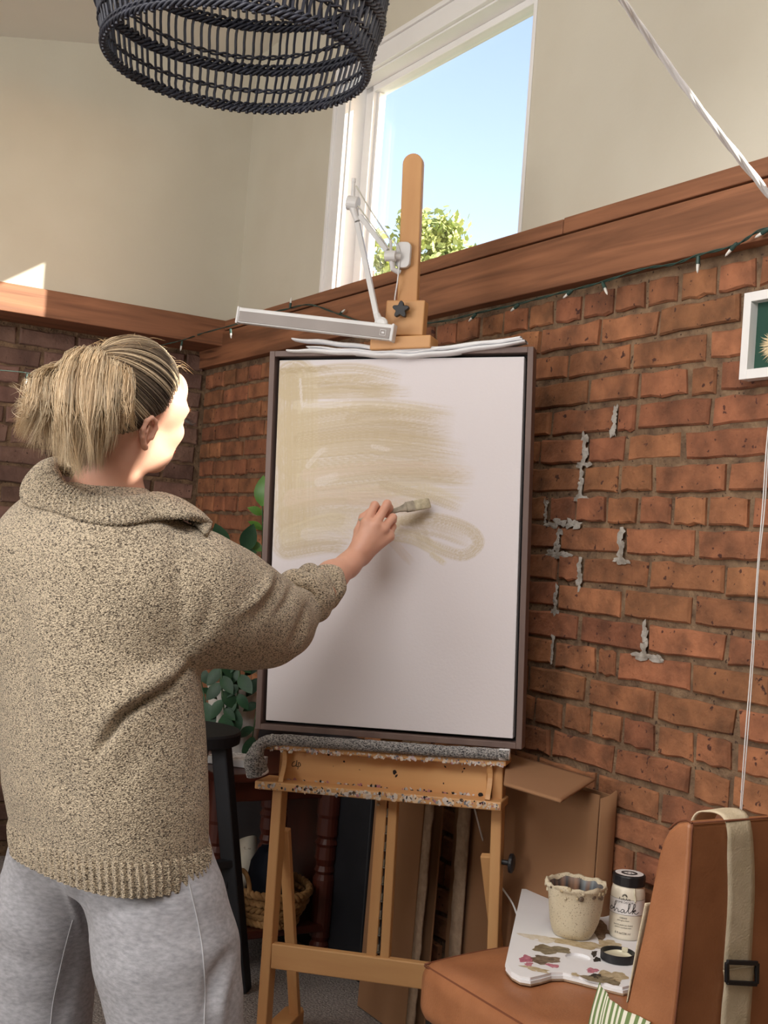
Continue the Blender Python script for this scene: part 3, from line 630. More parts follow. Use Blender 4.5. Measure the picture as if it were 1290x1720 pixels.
mb = MB(); mb.tube([E(633, 528, .03), E(640, 549, .04)], [.008, .011], 12); mb.lathe(E(642, 545, .032), [(.012, 0), (.016, .004), (.016, .012), (.01, .016)], 18, NE); mb.build('head_joint', M['white_metal'], lp, bevel=.001)
h0, h1 = E(402, 530, .055), E(661, 560, .055); hd = h1 - h0; hu = np.cross(NE, hd); hu = hu / np.linalg.norm(hu); hu *= np.sign(hu[2])
mb = MB(); mb.box((h0 + h1) / 2, hd / 2, NE * .012, hu * .0185); hd_o = mb.build('lamp_head', M['white_metal'], lp, bevel=.003)
mb = MB(); mb.box((h0 + h1) / 2 + NE * .0125 - hu * .003, hd * .488, NE * .0012, hu * .0125); mb.build('diffuser', M['grey_diffuser'], hd_o, bevel=.001)
for s, q in ((-1, h0), (1, h1)):
    mb = MB(); mb.box(q, hd / np.linalg.norm(hd) * .003, NE * .014, hu * .0205); mb.build('end_cap', M['white_metal'], hd_o, bevel=.002)
mb = MB(); bq = h0 + hd * .945 + NE * .0142 - hu * .003
for x0, x1, y0, y1 in ((-.007, .007, .006, .0068), (-.007, .007, -.0068, -.006), (-.007, -.0062, -.006, .006), (.0062, .007, -.006, .006), (-.003, .003, -.002, .002)):
    du = hd / np.linalg.norm(hd); mb.box(bq + du * (x0 + x1) / 2 + hu * (y0 + y1) / 2, du * (x1 - x0) / 2, NE * .0005, hu * (y1 - y0) / 2)
mb.build('switch', M['white_metal'], hd_o)
mb = MB(); mb.tube(smooth_path([E(663, 405, -.005), E(671, 425, -.012), E(668, 470, -.012), E(663, 505, -.02), E(662, 560, -.045)], 30), .0018, 6); mb.build('power_cord', M['white_metal'], lp, smooth=True)
mb = MB(); mb.tube(smooth_path([P(795, 1350, 2.93), P(808, 1400, 2.94), P(816, 1428, 2.96), P(822, 1470, 2.97), P(842, 1490, 2.86), P(866, 1530, 2.74), P(868, 1580, 2.70), P(868, 1620, 2.68) * np.array([1, 1, 0]) + ZUP * .02, P(880, 1620, 2.66) * np.array([1, 1, 0]) + ZUP * .003], 50), .0022, 8)
tag(mb.build('power_cable', M['white_metal'], smooth=True), 'thin white cable hanging below the easel tray to the floor', 'cable')

# ------------------------------------------------------------------ leather chair
WD, GD = -NC, AC                       # the chair sits square to the right wall, its back towards the room
SEAT_Z = 0.452
S0 = on_z(700, 1610, SEAT_Z); S0[2] = 0
ch = thing('leather_chair', 'armless tan leather chair holding the paints beside the easel', 'chair', S0 + WD * .24 + GD * .3)
def soft_box(name, o, ax, ay, az, m, parent, r=0.03, crown=0.0, n=14, bulge=0.0):
    # box from corner o with rounded edges and a slightly domed top
    lx, ly, lz = (np.linalg.norm(v) for v in (ax, ay, az)); ux, uy, uz = ax / lx, ay / ly, az / lz
    mb = MB(); P_ = []; bm_v = []; L = (lx, ly, lz); dirs = (ux, uy, uz)
    for face in range(3):
        for sgn in (0, 1):
            a, c = [k for k in range(3) if k != face]; g = np.zeros((n, n, 3))
            sa = np.linspace(0, L[a], n); sc = np.linspace(0, L[c], n)
            A, C2 = np.meshgrid(sa, sc, indexing='ij'); co = np.zeros((n, n, 3)); co[..., a] = A; co[..., c] = C2; co[..., face] = sgn * L[face]
            inner = np.clip(co, r, np.array(L) - r); dv = co - inner; nn = np.linalg.norm(dv, axis=-1, keepdims=True); co = inner + dv / np.maximum(nn, 1e-9) * r
            if crown: co[..., 2] += crown * (sin(1) * 0 + np.sin(pi * np.clip(co[..., 0] / lx, 0, 1)) * np.sin(pi * np.clip(co[..., 1] / ly, 0, 1))) * (co[..., 2] > lz * .6)
            if bulge: co[..., 0] -= bulge * np.sin(pi * np.clip(co[..., 1] / ly, 0, 1)) * np.clip(1 - co[..., 0] / lx * 2, 0, 1)
            w = o + co[..., 0:1] * ux + co[..., 1:2] * uy + co[..., 2:3] * uz; idx = np.arange(n * n).reshape(n, n)
            f = np.stack([idx[:-1, :-1], idx[1:, :-1], idx[1:, 1:], idx[:-1, 1:]], -1).reshape(-1, 4)
            nrm = np.cross(dirs[a], dirs[c]) @ dirs[face] * (1 if sgn else -1)
            if nrm < 0: f = f[:, ::-1]
            mb.add(w.reshape(-1, 3), f.tolist())
    ob = mb.build(name, m, parent, smooth=True)
    wl = ob.modifiers.new('weld', 'WELD'); wl.merge_threshold = 0.0004
    return ob
soft_box('seat', S0 + ZUP * (SEAT_Z - .115), GD * .64, WD * .48, ZUP * .115, M['leather'], ch, r=.035, crown=.006, n=20, bulge=.035)
st = SEAT_Z - .018
def seat_line(pts, name='seam', r=.0024):
    mb = MB(); mb.tube(pts, r, 6); mb.build(name, M['thread'], ch, smooth=True)
seat_line(smooth_path([S0 + GD * .012 + WD * .012 + ZUP * (SEAT_Z - .011), S0 + GD * .2 + WD * .0115 + ZUP * (SEAT_Z - .0105), S0 + GD * .6 + WD * .0115 + ZUP * (SEAT_Z - .0105)], 20))
seat_line(smooth_path([S0 + GD * (.0125 - .034 * sin(pi * w / .48)) + WD * w + ZUP * (SEAT_Z - .0095) for w in (.014, .1, .2, .3, .4, .46)], 30))
SP = S0 + WD * 0.004 + GD * 0.0
def side(px, py): return hit(px, py, SP, WD)
prof = [side(1049, 1700), side(1062, 1640), side(1078, 1570), side(1092, 1500), side(1104, 1440), side(1112, 1412), side(1122, 1394), side(1136, 1382), side(1152, 1379), side(1161, 1384), side(1157, 1450), side(1149, 1550), side(1139, 1650), side(1131, 1720)]
lo = 0.36; q = prof[-1] + (prof[-1] - prof[-3]) * .35; q2 = prof[0] + (q - prof[-1])
prof = [q2] + prof + [q]
bk = prism(prof, WD * .46).build('backrest', M['leather'], ch, bevel=0.007, seg=3)
def off_side(p, d=-.0005): return p + WD * d
mb = MB(); mb.tube(smooth_path([off_side(p, .002) + GD * .0005 for p in prof[10:]], 30), .0016, 6); mb.build('seam', M['thread'], bk, smooth=True)
rt_top, rt_bot = prof[10], prof[-1]
mb = MB(); mb.tube([rt_top + ZUP * .0012 + WD * .003, rt_top + ZUP * .0012 + WD * .455], .0016, 6); mb.build('seam', M['thread'], bk, smooth=True)
mb = MB(); mb.tube(smooth_path([off_side(p, .002) + ZUP * .001 for p in prof[7:11]], 14), .0016, 6); mb.build('seam', M['thread'], bk, smooth=True)
for g, w in ((.04, .04), (.04, .44), (.60, .04), (.60, .44)):
    p0 = S0 + GD * g + WD * w; mb = MB(); mb.tube([p0 + ZUP * .345, p0 + GD * (-.015 if g < .2 else .02) + ZUP * 0.001], [.014, .009], 12); mb.build('leg', M['black_plastic'], ch)

# pad of palette paper with a thumb hole
PZ = SEAT_Z + 0.011
pad = thing('palette_pad', 'white paper palette pad with thumb hole and paint smears on the chair seat', 'palette', on_z(940, 1590, PZ))
op = [(848, 1628), (858, 1640), (872, 1648), (890, 1651), (908, 1647), (925, 1642), (945, 1642), (970, 1648), (1000, 1656), (1045, 1667), (1075, 1660), (1120, 1560), (1110, 1510), (1040, 1506), (960, 1503), (876, 1500), (866, 1545)]
def padpt(x, y, z):
    p = on_z(x, y, z); g = (p - S0) @ GD
    if g > .53: p = p - GD * (g - .53)
    return p
from mathutils.geometry import tessellate_polygon
hc = on_z(970, 1616, PZ); hole = [hc + .024 * (cos(a) * GD + sin(a) * WD) for a in np.linspace(0, 2 * pi, 28, endpoint=False)]
def sheet(name, z0, z1, sh, m, with_hole):
    out = [padpt(x + sh[0], y + sh[1], PZ) for x, y in op]; loops = [out] + ([hole] if with_hole else [])
    flat = [p for l in loops for p in l]; n = len(flat); tri = tessellate_polygon([[Vector((p[0], p[1], 0)) for p in l] for l in loops])
    v = [np.array([p[0], p[1], z]) for z in (z0, z1) for p in flat]; f = [[a, b_, c] for a, b_, c in tri] + [[c + n, b_ + n, a + n] for a, b_, c in tri]; s = 0
    for l in loops:
        k = len(l)
        for i in range(k): f.append([s + i, s + (i + 1) % k, n + s + (i + 1) % k, n + s + i])
        s += k
    o = link_mesh(name, v, f, m, pad)
    import bmesh as _b; bm = _b.new(); bm.from_mesh(o.data); _b.ops.recalc_face_normals(bm, faces=bm.faces); bm.to_mesh(o.data); bm.free(); return o
sheet('backing_board', PZ - .004, PZ - .001, (2, 2), M['card_edge'], False)
sheet('paper_block', PZ - .001, PZ + .004, (1, 1), M['paper'], False)
sheet('top_sheets', PZ + .0042, PZ + .0095, (0, 0), M['paper'], True)
PT = PZ + .0096
def blob(px, py, rx, ry, ang, color, seed, h=.0008, name='paint_blob', rag=.35):
    r = np.random.default_rng(seed); c = on_z(px, py, PT); n = 26; ph = r.random(6) * 6; v = [c + ZUP * h]; 
    for i in range(n):
        a = 2 * pi * i / n; k = 1 + rag * (.5 * sin(2 * a + ph[0]) + .4 * sin(3 * a + ph[1]) + .35 * sin(5 * a + ph[2]) + .3 * sin(8 * a + ph[3]))
        x, y = rx * k * cos(a), ry * 2.1 * k * sin(a); X = AE * (x * cos(ang) - y * sin(ang)) - np.cross(ZUP, AE) * -1 * (x * sin(ang) + y * cos(ang)); v.append(c + X + ZUP * .0002)
    v2 = [v[0]] + [v[0] * .35 + p * .65 + ZUP * h * .3 + r.normal(0, .0004) * ZUP for p in v[1:]] + v[1:]
    f = [[0, 1 + i, 1 + (i + 1) % n] for i in range(n)] + [[1 + i, 1 + n + i, 1 + n + (i + 1) % n, 1 + (i + 1) % n] for i in range(n)]
    return link_mesh(name, v2, f, color, pad, True)
def pm(name, c1, c2, rough=.45): M[name] = mat(name, c1, c2, 90, rough=rough, bump=.5, bscale=160, coords='World'); return M[name]
olive, umber, pinkp, beigep, darkp, sand = pm('olive_paint', lin(112, 98, 74), lin(150, 138, 112)), pm('umber_paint', lin(96, 80, 66), lin(142, 124, 104)), pm('pink_paint', lin(176, 96, 118), lin(206, 140, 152)), pm('beige_wash', lin(214, 202, 178), lin(226, 218, 204), .7), pm('dark_paint', lin(36, 34, 32), lin(62, 56, 50)), pm('sand_paint', lin(176, 156, 120), lin(206, 190, 158))
for a in ((905, 1576, .035, .010, .1, beigep, 1, .0004), (925, 1595, .032, .014, .5, olive, 2), (915, 1612, .026, .012, .3, umber, 3), (884, 1611, .014, .009, .2, pinkp, 4), (888, 1620, .008, .005, 0, pinkp, 5),
          (928, 1622, .010, .006, .9, pinkp, 6), (900, 1628, .028, .005, -.1, sand, 7), (975, 1586, .05, .012, .1, sand, 8), (1008, 1560, .018, .03, .2, umber, 9), (995, 1630, .012, .006, .2, pinkp, 10),
          (1012, 1645, .030, .012, -.15, olive, 11), (1030, 1640, .022, .016, 0, sand, 12), (1002, 1640, .014, .006, .4, darkp, 13), (1003, 1612, .008, .006, 0, darkp, 14), (998, 1602, .006, .008, 0, darkp, 15), (966, 1637, .008, .004, 0, sand, 16),
          (1025, 1585, .02, .012, .3, sand, 18)): blob(*a)

# stoneware cup
cc = on_z(962, 1571, PT); cup = thing('stoneware_cup', 'speckled handmade cup with ragged rim and paint-stained inside on the palette', 'cup', cc)
wob = lambda i, a: (0.0012 * sin(3 * a + i) + (0.002 * sin(7 * a + i * 1.3) if 8 <= i <= 13 else 0), (0.0016 * sin(5 * a + 1) + .0012 * sin(11 * a) + .0008 * sin(17 * a + 2)) if 9 <= i <= 12 else 0)
po = [(0.030, 0), (0.037, 0.002), (0.043, 0.012), (0.049, 0.03), (0.053, 0.055), (0.0555, 0.08), (0.0575, 0.092), (0.0595, 0.097), (0.0615, 0.100), (0.0625, 0.104), (0.0605, 0.108), (0.0575, 0.107), (0.0550, 0.101)]
mb = MB(); mb.lathe(cc, po, 72, wob=wob, caps=False); mb.build('cup_wall', M['ceramic'], cup, smooth=True)
pi_ = [(0.0552, 0.1015), (0.0522, 0.085), (0.0482, 0.05), (0.042, 0.025), (0.031, 0.010), (0.0, 0.008)]
mb = MB(); mb.lathe(cc, pi_, 72, wob=lambda i, a: (0.001 * sin(3 * a + 12), (0.0016 * sin(5 * a + 1) + .0012 * sin(11 * a)) if i == 0 else 0), caps=False)
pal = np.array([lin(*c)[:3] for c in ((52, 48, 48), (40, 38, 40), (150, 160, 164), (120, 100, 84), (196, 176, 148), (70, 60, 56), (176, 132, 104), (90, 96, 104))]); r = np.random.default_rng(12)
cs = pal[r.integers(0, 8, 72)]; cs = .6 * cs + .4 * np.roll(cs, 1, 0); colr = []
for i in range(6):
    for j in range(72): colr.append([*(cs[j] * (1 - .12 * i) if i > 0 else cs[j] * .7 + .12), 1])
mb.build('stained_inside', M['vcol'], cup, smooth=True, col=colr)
r = np.random.default_rng(14)
for i in range(22):
    a = r.random() * 2 * pi; z = .085 + .02 * r.random(); s = r.uniform(.0025, .006); d_ = np.array([cos(a), sin(a), 0]); mb = MB()
    mb.lathe(cc + d_ * (.0585 + .003 * (z > .095)) + ZUP * z, [(s, -.001), (s * .8, .001), (s * .3, .0018)], 8, d_); stuff(mb.build('dried_paint', [umber, sand, M['ceramic']][i % 3], cup, smooth=True))

# jar of paint with its label
jc = on_z(1050, 1573, PT); jr = 0.0345
jar = thing('paint_jar', 'closed jar of cream chalk paint with black lid behind the cup', 'jar', jc)
mb = MB(); mb.lathe(jc, [(0.024, 0), (0.030, 0.001), (0.0325, 0.006), (jr, 0.016), (jr, 0.088), (jr - .001, 0.096), (0.0315, 0.103), (0.029, 0.107), (0.029, 0.112)], 48); mb.build('jar_body', M['jar'], jar, smooth=True)
to_cam = (CAM - jc) * np.array([1, 1, 0]); JA = math.atan2(to_cam[1], to_cam[0])
def jp(sx, z, off=0.0): a = JA + sx / jr; return jc + np.array([cos(a), sin(a), 0]) * (jr + off) + ZUP * z
def jband(name, z0, z1, off, m, half=1.9):
    g = np.array([[jp(s * jr * half, z, off) for s in np.linspace(-1, 1, 40)] for z in np.linspace(z0, z1, 3)]); return grid_mesh(name, g, m, jar)
lab = jband('label_band', .052, .082, .0003, M['label'])
for z in (.052, .082): 
    mb = MB(); mb.tube([jp(s * jr * 1.9, z, .0005) for s in np.linspace(-1, 1, 40)], .00025, 4); mb.build('label_rule', M['ink'], jar)
def text_mesh(txt, size, place, name, parent, m=None, off=.0006):
    cu = bpy.data.curves.new('lettering', 'FONT'); cu.body = txt; cu.size = size; cu.align_x = 'CENTER'; cu.resolution_u = 3
    to = bpy.data.objects.new('lettering', cu); COL.objects.link(to); dg = bpy.context.evaluated_depsgraph_get(); me = to.evaluated_get(dg).to_mesh()
    v = [tuple(q.co) for q in me.vertices]; f = [list(p.vertices) for p in me.polygons]; to.evaluated_get(dg).to_mesh_clear(); bpy.data.objects.remove(to); bpy.data.curves.remove(cu)
    if not v: return
    return stuff(link_mesh(name, [place(x, y) for x, y, _ in v], f, m or M['ink'], parent))
CX = -.002
for txt, sz, z in (('FolkArt', .0075, .0808), ('HOME DECOR.', .0058, .0748), ('CREAM', .0045, .044), ('semi-gloss finish', .0038, .0395), ('MATTE ACRYLIC PAINT', .0038, .030), ('peinture acrylique mate', .0036, .0257), ('8 fl oz/236 ml', .0058, .0135)):
    text_mesh(txt, sz, lambda x, y, z=z: jp(CX - .004 + x, z + y - (x * .0), .0006), 'label_text', jar)
mb = MB()
for ln in ([(-25, 8), (-28, 10), (-31, 6), (-29, 2), (-25, 4), (-22, 9)], [(-22, 6), (-17, 20), (-19, 22), (-20, 12), (-19.5, 1), (-16, 8), (-13, 7), (-12.5, 2), (-9, 4)], [(-3, 8), (-6, 8.5), (-8, 4), (-6, 1.5), (-3, 5), (-2.5, 8), (-2, 2), (1, 4)], [(1, 4), (5, 13), (6, 21), (4.2, 21), (3.5, 10), (5, 2), (8, 5)],
           [(8, 4), (14, 16), (14, 22), (12, 20), (11, 8), (10.5, 1)], [(11, 6), (15, 10), (15.5, 7.5), (12, 6), (15, 2), (18, 1.5), (22, 5)]):
    q = smooth_path([(x, y, 0) for x, y in ln], 26); mb.tube([jp(CX + x * .00125, .0545 + y * .00095, .0007) for x, y, _ in q], .0006, 5)
stuff(mb.build('script_lettering', M['ink'], jar))
mb = MB()
for i in range(7):
    a = pi * i / 6; mb.tube([jp(CX - .004 + .0022 * cos(a), .0885 + .0022 * sin(a), .0005), jp(CX - .004 + .0052 * cos(a), .0885 + .0052 * sin(a), .0005)], [.0004, .0009], 5)
stuff(mb.build('flower_emblem', M['ink'], jar))
mb = MB(); mb.tube(smooth_path([jp(.013, .105, -.002), jp(.013, .098, .001), jp(.0135, .092, .0012), jp(.0155, .086, .0012), jp(.015, .079, .0013)], 20), [.0016] * 17 + [.002, .0021, .0012], 8); mb.build('paint_drip', M['cream_paint'], jar, smooth=True)
mb = MB(); mb.lathe(jc, [(0.0305, 0.106), (0.0325, 0.107), (0.0328, 0.125), (0.0318, 0.1275), (0.026, 0.128), (0.0, 0.128)], 48, wob=lambda i, a: (0.0004 * sin(60 * a) if 1 <= i <= 2 else 0, 0)); lid = mb.build('lid', M['black_plastic'], jar, bevel=0)
def disc_ring(c, r0, r1, n=40): 
    v = [c + r * np.array([cos(a), sin(a), 0]) for r in (r0, r1) for a in np.linspace(0, 2 * pi, n, endpoint=False)]; return v, [[i, n + i, n + (i + 1) % n, (i + 1) % n] for i in range(n)]
v, f = disc_ring(jc + ZUP * .1285, .0165, .0285); link_mesh('lid_label', v, f, M['label'], lid)
vx, vy = RT * np.array([1, 1, 0]), FW * np.array([1, 1, 0]); vx /= np.linalg.norm(vx); vy /= np.linalg.norm(vy); vx, vy = cos(.25) * vx - sin(.25) * vy, sin(.25) * vx + cos(.25) * vy
dc = jc + ZUP * .1286; link_mesh('lid_diamond', [dc - vx * .013, dc - vy * .011, dc + vx * .013, dc + vy * .011], [[0, 1, 2, 3]], M['label'], lid)
mb = MB()
for s in (-1, 1): 
    mb.bar(dc + vx * .004 * s - vy * .004 + ZUP * .0002, dc + vx * .004 * s + vy * .004 + ZUP * .0002, .0009, .0002, ZUP); mb.bar(dc + vx * (.004 * s - .0018) - vy * .004 + ZUP * .0002, dc + vx * (.004 * s + .0018) - vy * .004 + ZUP * .0002, .0009, .0002, ZUP)
mb.bar(dc - vx * .004 + ZUP * .0002, dc + vx * .004 + ZUP * .0002, .0009, .0002, ZUP); stuff(mb.build('lid_monogram', M['ink'], lid))
# loose lid lying upside down, wet with paint
oc = on_z(1037, 1612, PT + .001); ol = thing('open_jar_lid', 'upturned black jar lid coated with cream paint in front of the jar', 'lid', oc)
mb = MB(); mb.lathe(oc, [(0.0, 0), (0.031, 0), (0.0325, 0.0015), (0.0328, 0.0155), (0.0318, 0.0162), (0.0300, 0.0155), (0.0295, 0.004), (0.0, 0.004)], 48, caps=False); mb.build('lid_shell', M['black_plastic'], ol)
mb = MB(); mb.lathe(oc, [(0.0292, 0.009), (0.028, 0.0058), (0.02, 0.0046), (0.0, 0.0046)], 40, wob=lambda i, a: (0, 0.0015 * sin(3 * a) if i == 0 else 0), caps=False); mb.build('wet_paint', M['cream_paint'], ol, smooth=True)
mb = MB(); mb.box(oc + vx * .012 + vy * .026 + ZUP * .0135, vx * .006, vy * .002, ZUP * .004); mb.build('paint_clot', M['cream_paint'], ol, bevel=.001)

# apron hung over the chair back
ap = thing('apron', 'cotton apron with webbing strap and black buckle over the chair back', 'apron', S0 + GD * .5 + WD * .05)
nr = np.cross(rt_bot - rt_top, WD); nr /= np.linalg.norm(nr); nr *= np.sign(nr @ GD)
def rear(px, py, o=.004): return hit(px, py, rt_top + nr * o, nr)
def ribbon(name, cps, halves, parent, m, th=.0022, n=50, wav=.0):
    c_ = smooth_path(cps, n); h_ = smooth_path(halves, n); g = np.array([[c_[i] + h_[i] * s for s in np.linspace(-1, 1, 7)] for i in range(n)]); return grid_mesh(name, g, m, parent, thick=th)
rl, rr = [(1222, 1398), (1222, 1440), (1223, 1500), (1220, 1560), (1215, 1632)], [(1262, 1392), (1266, 1440), (1267, 1500), (1264, 1560), (1260, 1632)]
L_ = [rear(*p) for p in rl]; R_ = [rear(*p) for p in rr]; wv = (R_[0] - L_[0]) / 2
tf = [(L_[0] + R_[0]) / 2 - GD * .085 - ZUP * .06, (L_[0] + R_[0]) / 2 - GD * .07 + ZUP * .006, (L_[0] + R_[0]) / 2 - GD * .04 + ZUP * .0215, (L_[0] + R_[0]) / 2 - GD * .012 + ZUP * .020]
ribbon('neck_strap', tf + [(a + c) / 2 for a, c in zip(L_, R_)], [wv] * 4 + [(c - a) / 2 for a, c in zip(L_, R_)], ap, M['canvas_strap'])
rl2, rr2 = [(1215, 1630), (1217, 1650), (1213, 1690), (1210, 1740), (1207, 1800)], [(1268, 1622), (1264, 1650), (1261, 1690), (1258, 1740), (1256, 1800)]
L2 = [rear(*p, .007) for p in rl2]; R2 = [rear(*p, .007) for p in rr2]; ribbon('lower_strap', [(a + c) / 2 for a, c in zip(L2, R2)], [(c - a) / 2 for a, c in zip(L2, R2)], ap, M['canvas_strap'])
bk_ = MB()
cor = [rear(1221, 1616, .011), rear(1272, 1618, .011), rear(1271, 1653, .011), rear(1221, 1650, .011)]
for i in range(4): bk_.bar(cor[i], cor[(i + 1) % 4], .007, .005, nr)
bk_.build('buckle', M['black_plastic'], ap, bevel=.0015)
fr = [side(1086, 1520), side(1068, 1590), side(1052, 1640), side(1035, 1686)]
ribbon('waist_tie', [p - GD * .006 + WD * (.02 + .004 * i) for i, p in enumerate(fr)], [WD * .016 + GD * .001, WD * .016, WD * .014 - GD * .003, WD * .012 - GD * .008], ap, M['canvas_strap'])
sm = bpy.data.materials.new('striped_cotton'); sm.use_nodes = True; nt = sm.node_tree; pb = nt.nodes['Principled BSDF']; pb.inputs['Roughness'].default_value = .95
at = node(nt, 'ShaderNodeAttribute'); at.attribute_name = 'Col'; wvn = node(nt, 'ShaderNodeMath', operation='MULTIPLY'); wvn.inputs[1].default_value = 11.0
sx = node(nt, 'ShaderNodeSeparateColor'); nt.links.new(at.outputs['Color'], sx.inputs[0]); nt.links.new(sx.outputs[0], wvn.inputs[0]); fr_ = node(nt, 'ShaderNodeMath', operation='FRACT'); nt.links.new(wvn.outputs[0], fr_.inputs[0])
nt.links.new(ramp(nt, fr_.outputs[0], [(.48, lin(112, 132, 82)), (.53, lin(226, 222, 204))]), pb.inputs['Base Color'])
tp, bt = [(1011, 1650), (1022, 1668), (1036, 1684), (1062, 1700), (1098, 1716)], [(1000, 1790), (1020, 1800), (1040, 1806), (1064, 1812), (1092, 1820)]
T_ = smooth_path([side(x, y) - WD * .004 + GD * 0 for x, y in tp], 24); B_ = smooth_path([side(x, y) - WD * .016 for x, y in bt], 24)
g = np.array([[T_[j] * (1 - s) + B_[j] * s - WD * (.010 * sin(pi * s) + .002 * sin(j * .9)) for j in range(24)] for s in np.linspace(0, 1, 12)])
cl = np.array([[[j / 23, 0, 0, 1] for j in range(24)] for s in range(12)]); grid_mesh('striped_pocket', g, sm, ap, col=cl, thick=.002)

# ------------------------------------------------------------------ cardboard boxes
fo = 0.05
ub, zb = C_uz(1003, 1400, fo)[0], C_uz(1001, 1334, fo)[1]; ul = C_uz(783, 1450, fo)[0]
cb = thing('cardboard_box', 'large open cardboard box against the brick wall right of the easel', 'box', Cp((ub + ul) / 2, 0, .09))
def panel(name, c0, c1, c2, c3, th, parent, m=None, bev=.001):
    c0, c1, c2, c3 = (np.asarray(c, float) for c in (c0, c1, c2, c3)); n = np.cross(c1 - c0, c3 - c0); n /= np.linalg.norm(n); return prism([c0, c1, c2, c3], n * th).build(name, m or M['cardboard'], parent, bevel=bev)
def panel_grid(name, c00, c10, c11, c01, th, parent, bow=0.0, n=16, m=None):
    s, t = np.meshgrid(np.linspace(0, 1, n), np.linspace(0, 1, n), indexing='ij'); nrm = np.cross(c10 - c00, c01 - c00); nrm /= np.linalg.norm(nrm)
    g = ((1 - s) * (1 - t))[..., None] * c00 + (s * (1 - t))[..., None] * c10 + (s * t)[..., None] * c11 + ((1 - s) * t)[..., None] * c01
    g = g + nrm * (bow * np.sin(pi * s) * (.6 + .4 * np.sin(2 * t)))[..., None]; return grid_mesh(name, g, m or M['cardboard'], parent, thick=th)
panel_grid('front_panel', Cp(ul, .005, fo), Cp(ub, .005, fo), Cp(ub, zb, fo), Cp(ul, zb, fo), .005, cb, .010)
panel_grid('side_panel', Cp(ub + .003, .005, fo), Cp(ub + .006, .005, .008), Cp(ub + .006, zb + .01, .008), Cp(ub + .003, zb - .006, fo), .005, cb, .006)
panel('back_panel', Cp(ul, .005, .016), Cp(ub, .005, .016), Cp(ub, zb, .016), Cp(ul, zb, .016), .004, cb)
fq = [hit(852, 1266, np.array([0, 0, zb + .03]), ZUP), hit(1000, 1309, np.array([0, 0, zb + .03]), ZUP), hit(941, 1347, np.array([0, 0, zb + .012]), ZUP), hit(846, 1318, np.array([0, 0, zb + .012]), ZUP)]
panel_grid('top_flap', fq[0], fq[1], fq[2], fq[3], .005, cb, .0)
uf0, uf1 = C_uz(765, 1450, fo + .02)[0], C_uz(783, 1450, fo + .02)[0]
rg = np.random.default_rng(8)
cu0, cu1 = C_uz(352, 1450, .03)[0], C_uz(619, 1450, .03)[0]
pc = thing('dark_backdrop', 'flat black added case standing against the bricks behind the side table', 'case', Cp((cu0 + cu1) / 2, 0, .025))  # invented black slab, added to stand in for the deep shade over these bricks
mb = MB(); slab(mb, Cp, cu0, cu1, .012, .034, .002, .66); mb.build('backdrop_body', M['black_paint'], pc, bevel=.006)
mb = MB(); slab(mb, Cp, cu0 + .02, cu1 - .02, .018, .028, .655, .668); mb.tube([Cp((cu0 + cu1) / 2 + .07 * cos(a), .66 + .035 * sin(a), .023) for a in np.linspace(0, pi, 14)], .006, 8); mb.build('handle', M['black_plastic'], pc)  # made-up top strip and grip of the added black slab
zz = np.linspace(.01, zb, 30); ed = rg.normal(0, .0022, 30)
g = np.array([[Cp(uf0 + ed[i], z, fo + .02), Cp(uf1, z, fo + .018)] for i, z in enumerate(zz)]); grid_mesh('torn_flap', g, M['card_edge'], cb, smooth=False, thick=.005)
panel('inner_panel', Cp(ul - .10, .005, .02), Cp(ul, .005, .02), Cp(ul, zb, .02), Cp(ul - .10, zb, .02), .004, cb)
fb = 0.10; u0, u1, u2 = C_uz(648, 1450, fb)[0], C_uz(714, 1450, fb)[0], C_uz(727, 1450, fb)[0]
cd = thing('folded_carton', 'folded cardboard carton leaning on the bricks behind the easel', 'carton', Cp((u0 + u1) / 2, 0, .08))
panel('carton_sheet', Cp(u0 - .05, .005, fb + .02), Cp(u1, .005, fb + .02), Cp(u1, .64, fb + .01), Cp(u0 - .05, .64, fb + .01), .005, cd)
panel('carton_sheet', Cp(u0 - .03, .005, fb - .02), Cp(u2 - .01, .005, fb - .02), Cp(u2 - .01, .62, fb - .03), Cp(u0 - .03, .62, fb - .03), .005, cd)
zz = np.linspace(.008, .635, 28); ed = rg.normal(0, .0016, 28); g = np.array([[Cp(u1 + .002, z, fb + .022 - .01 * z / .52), Cp(u2 + ed[i], z, fb + .022 - .01 * z / .52)] for i, z in enumerate(zz)]); grid_mesh('torn_flap', g, M['card_edge'], cd, smooth=False, thick=.005)

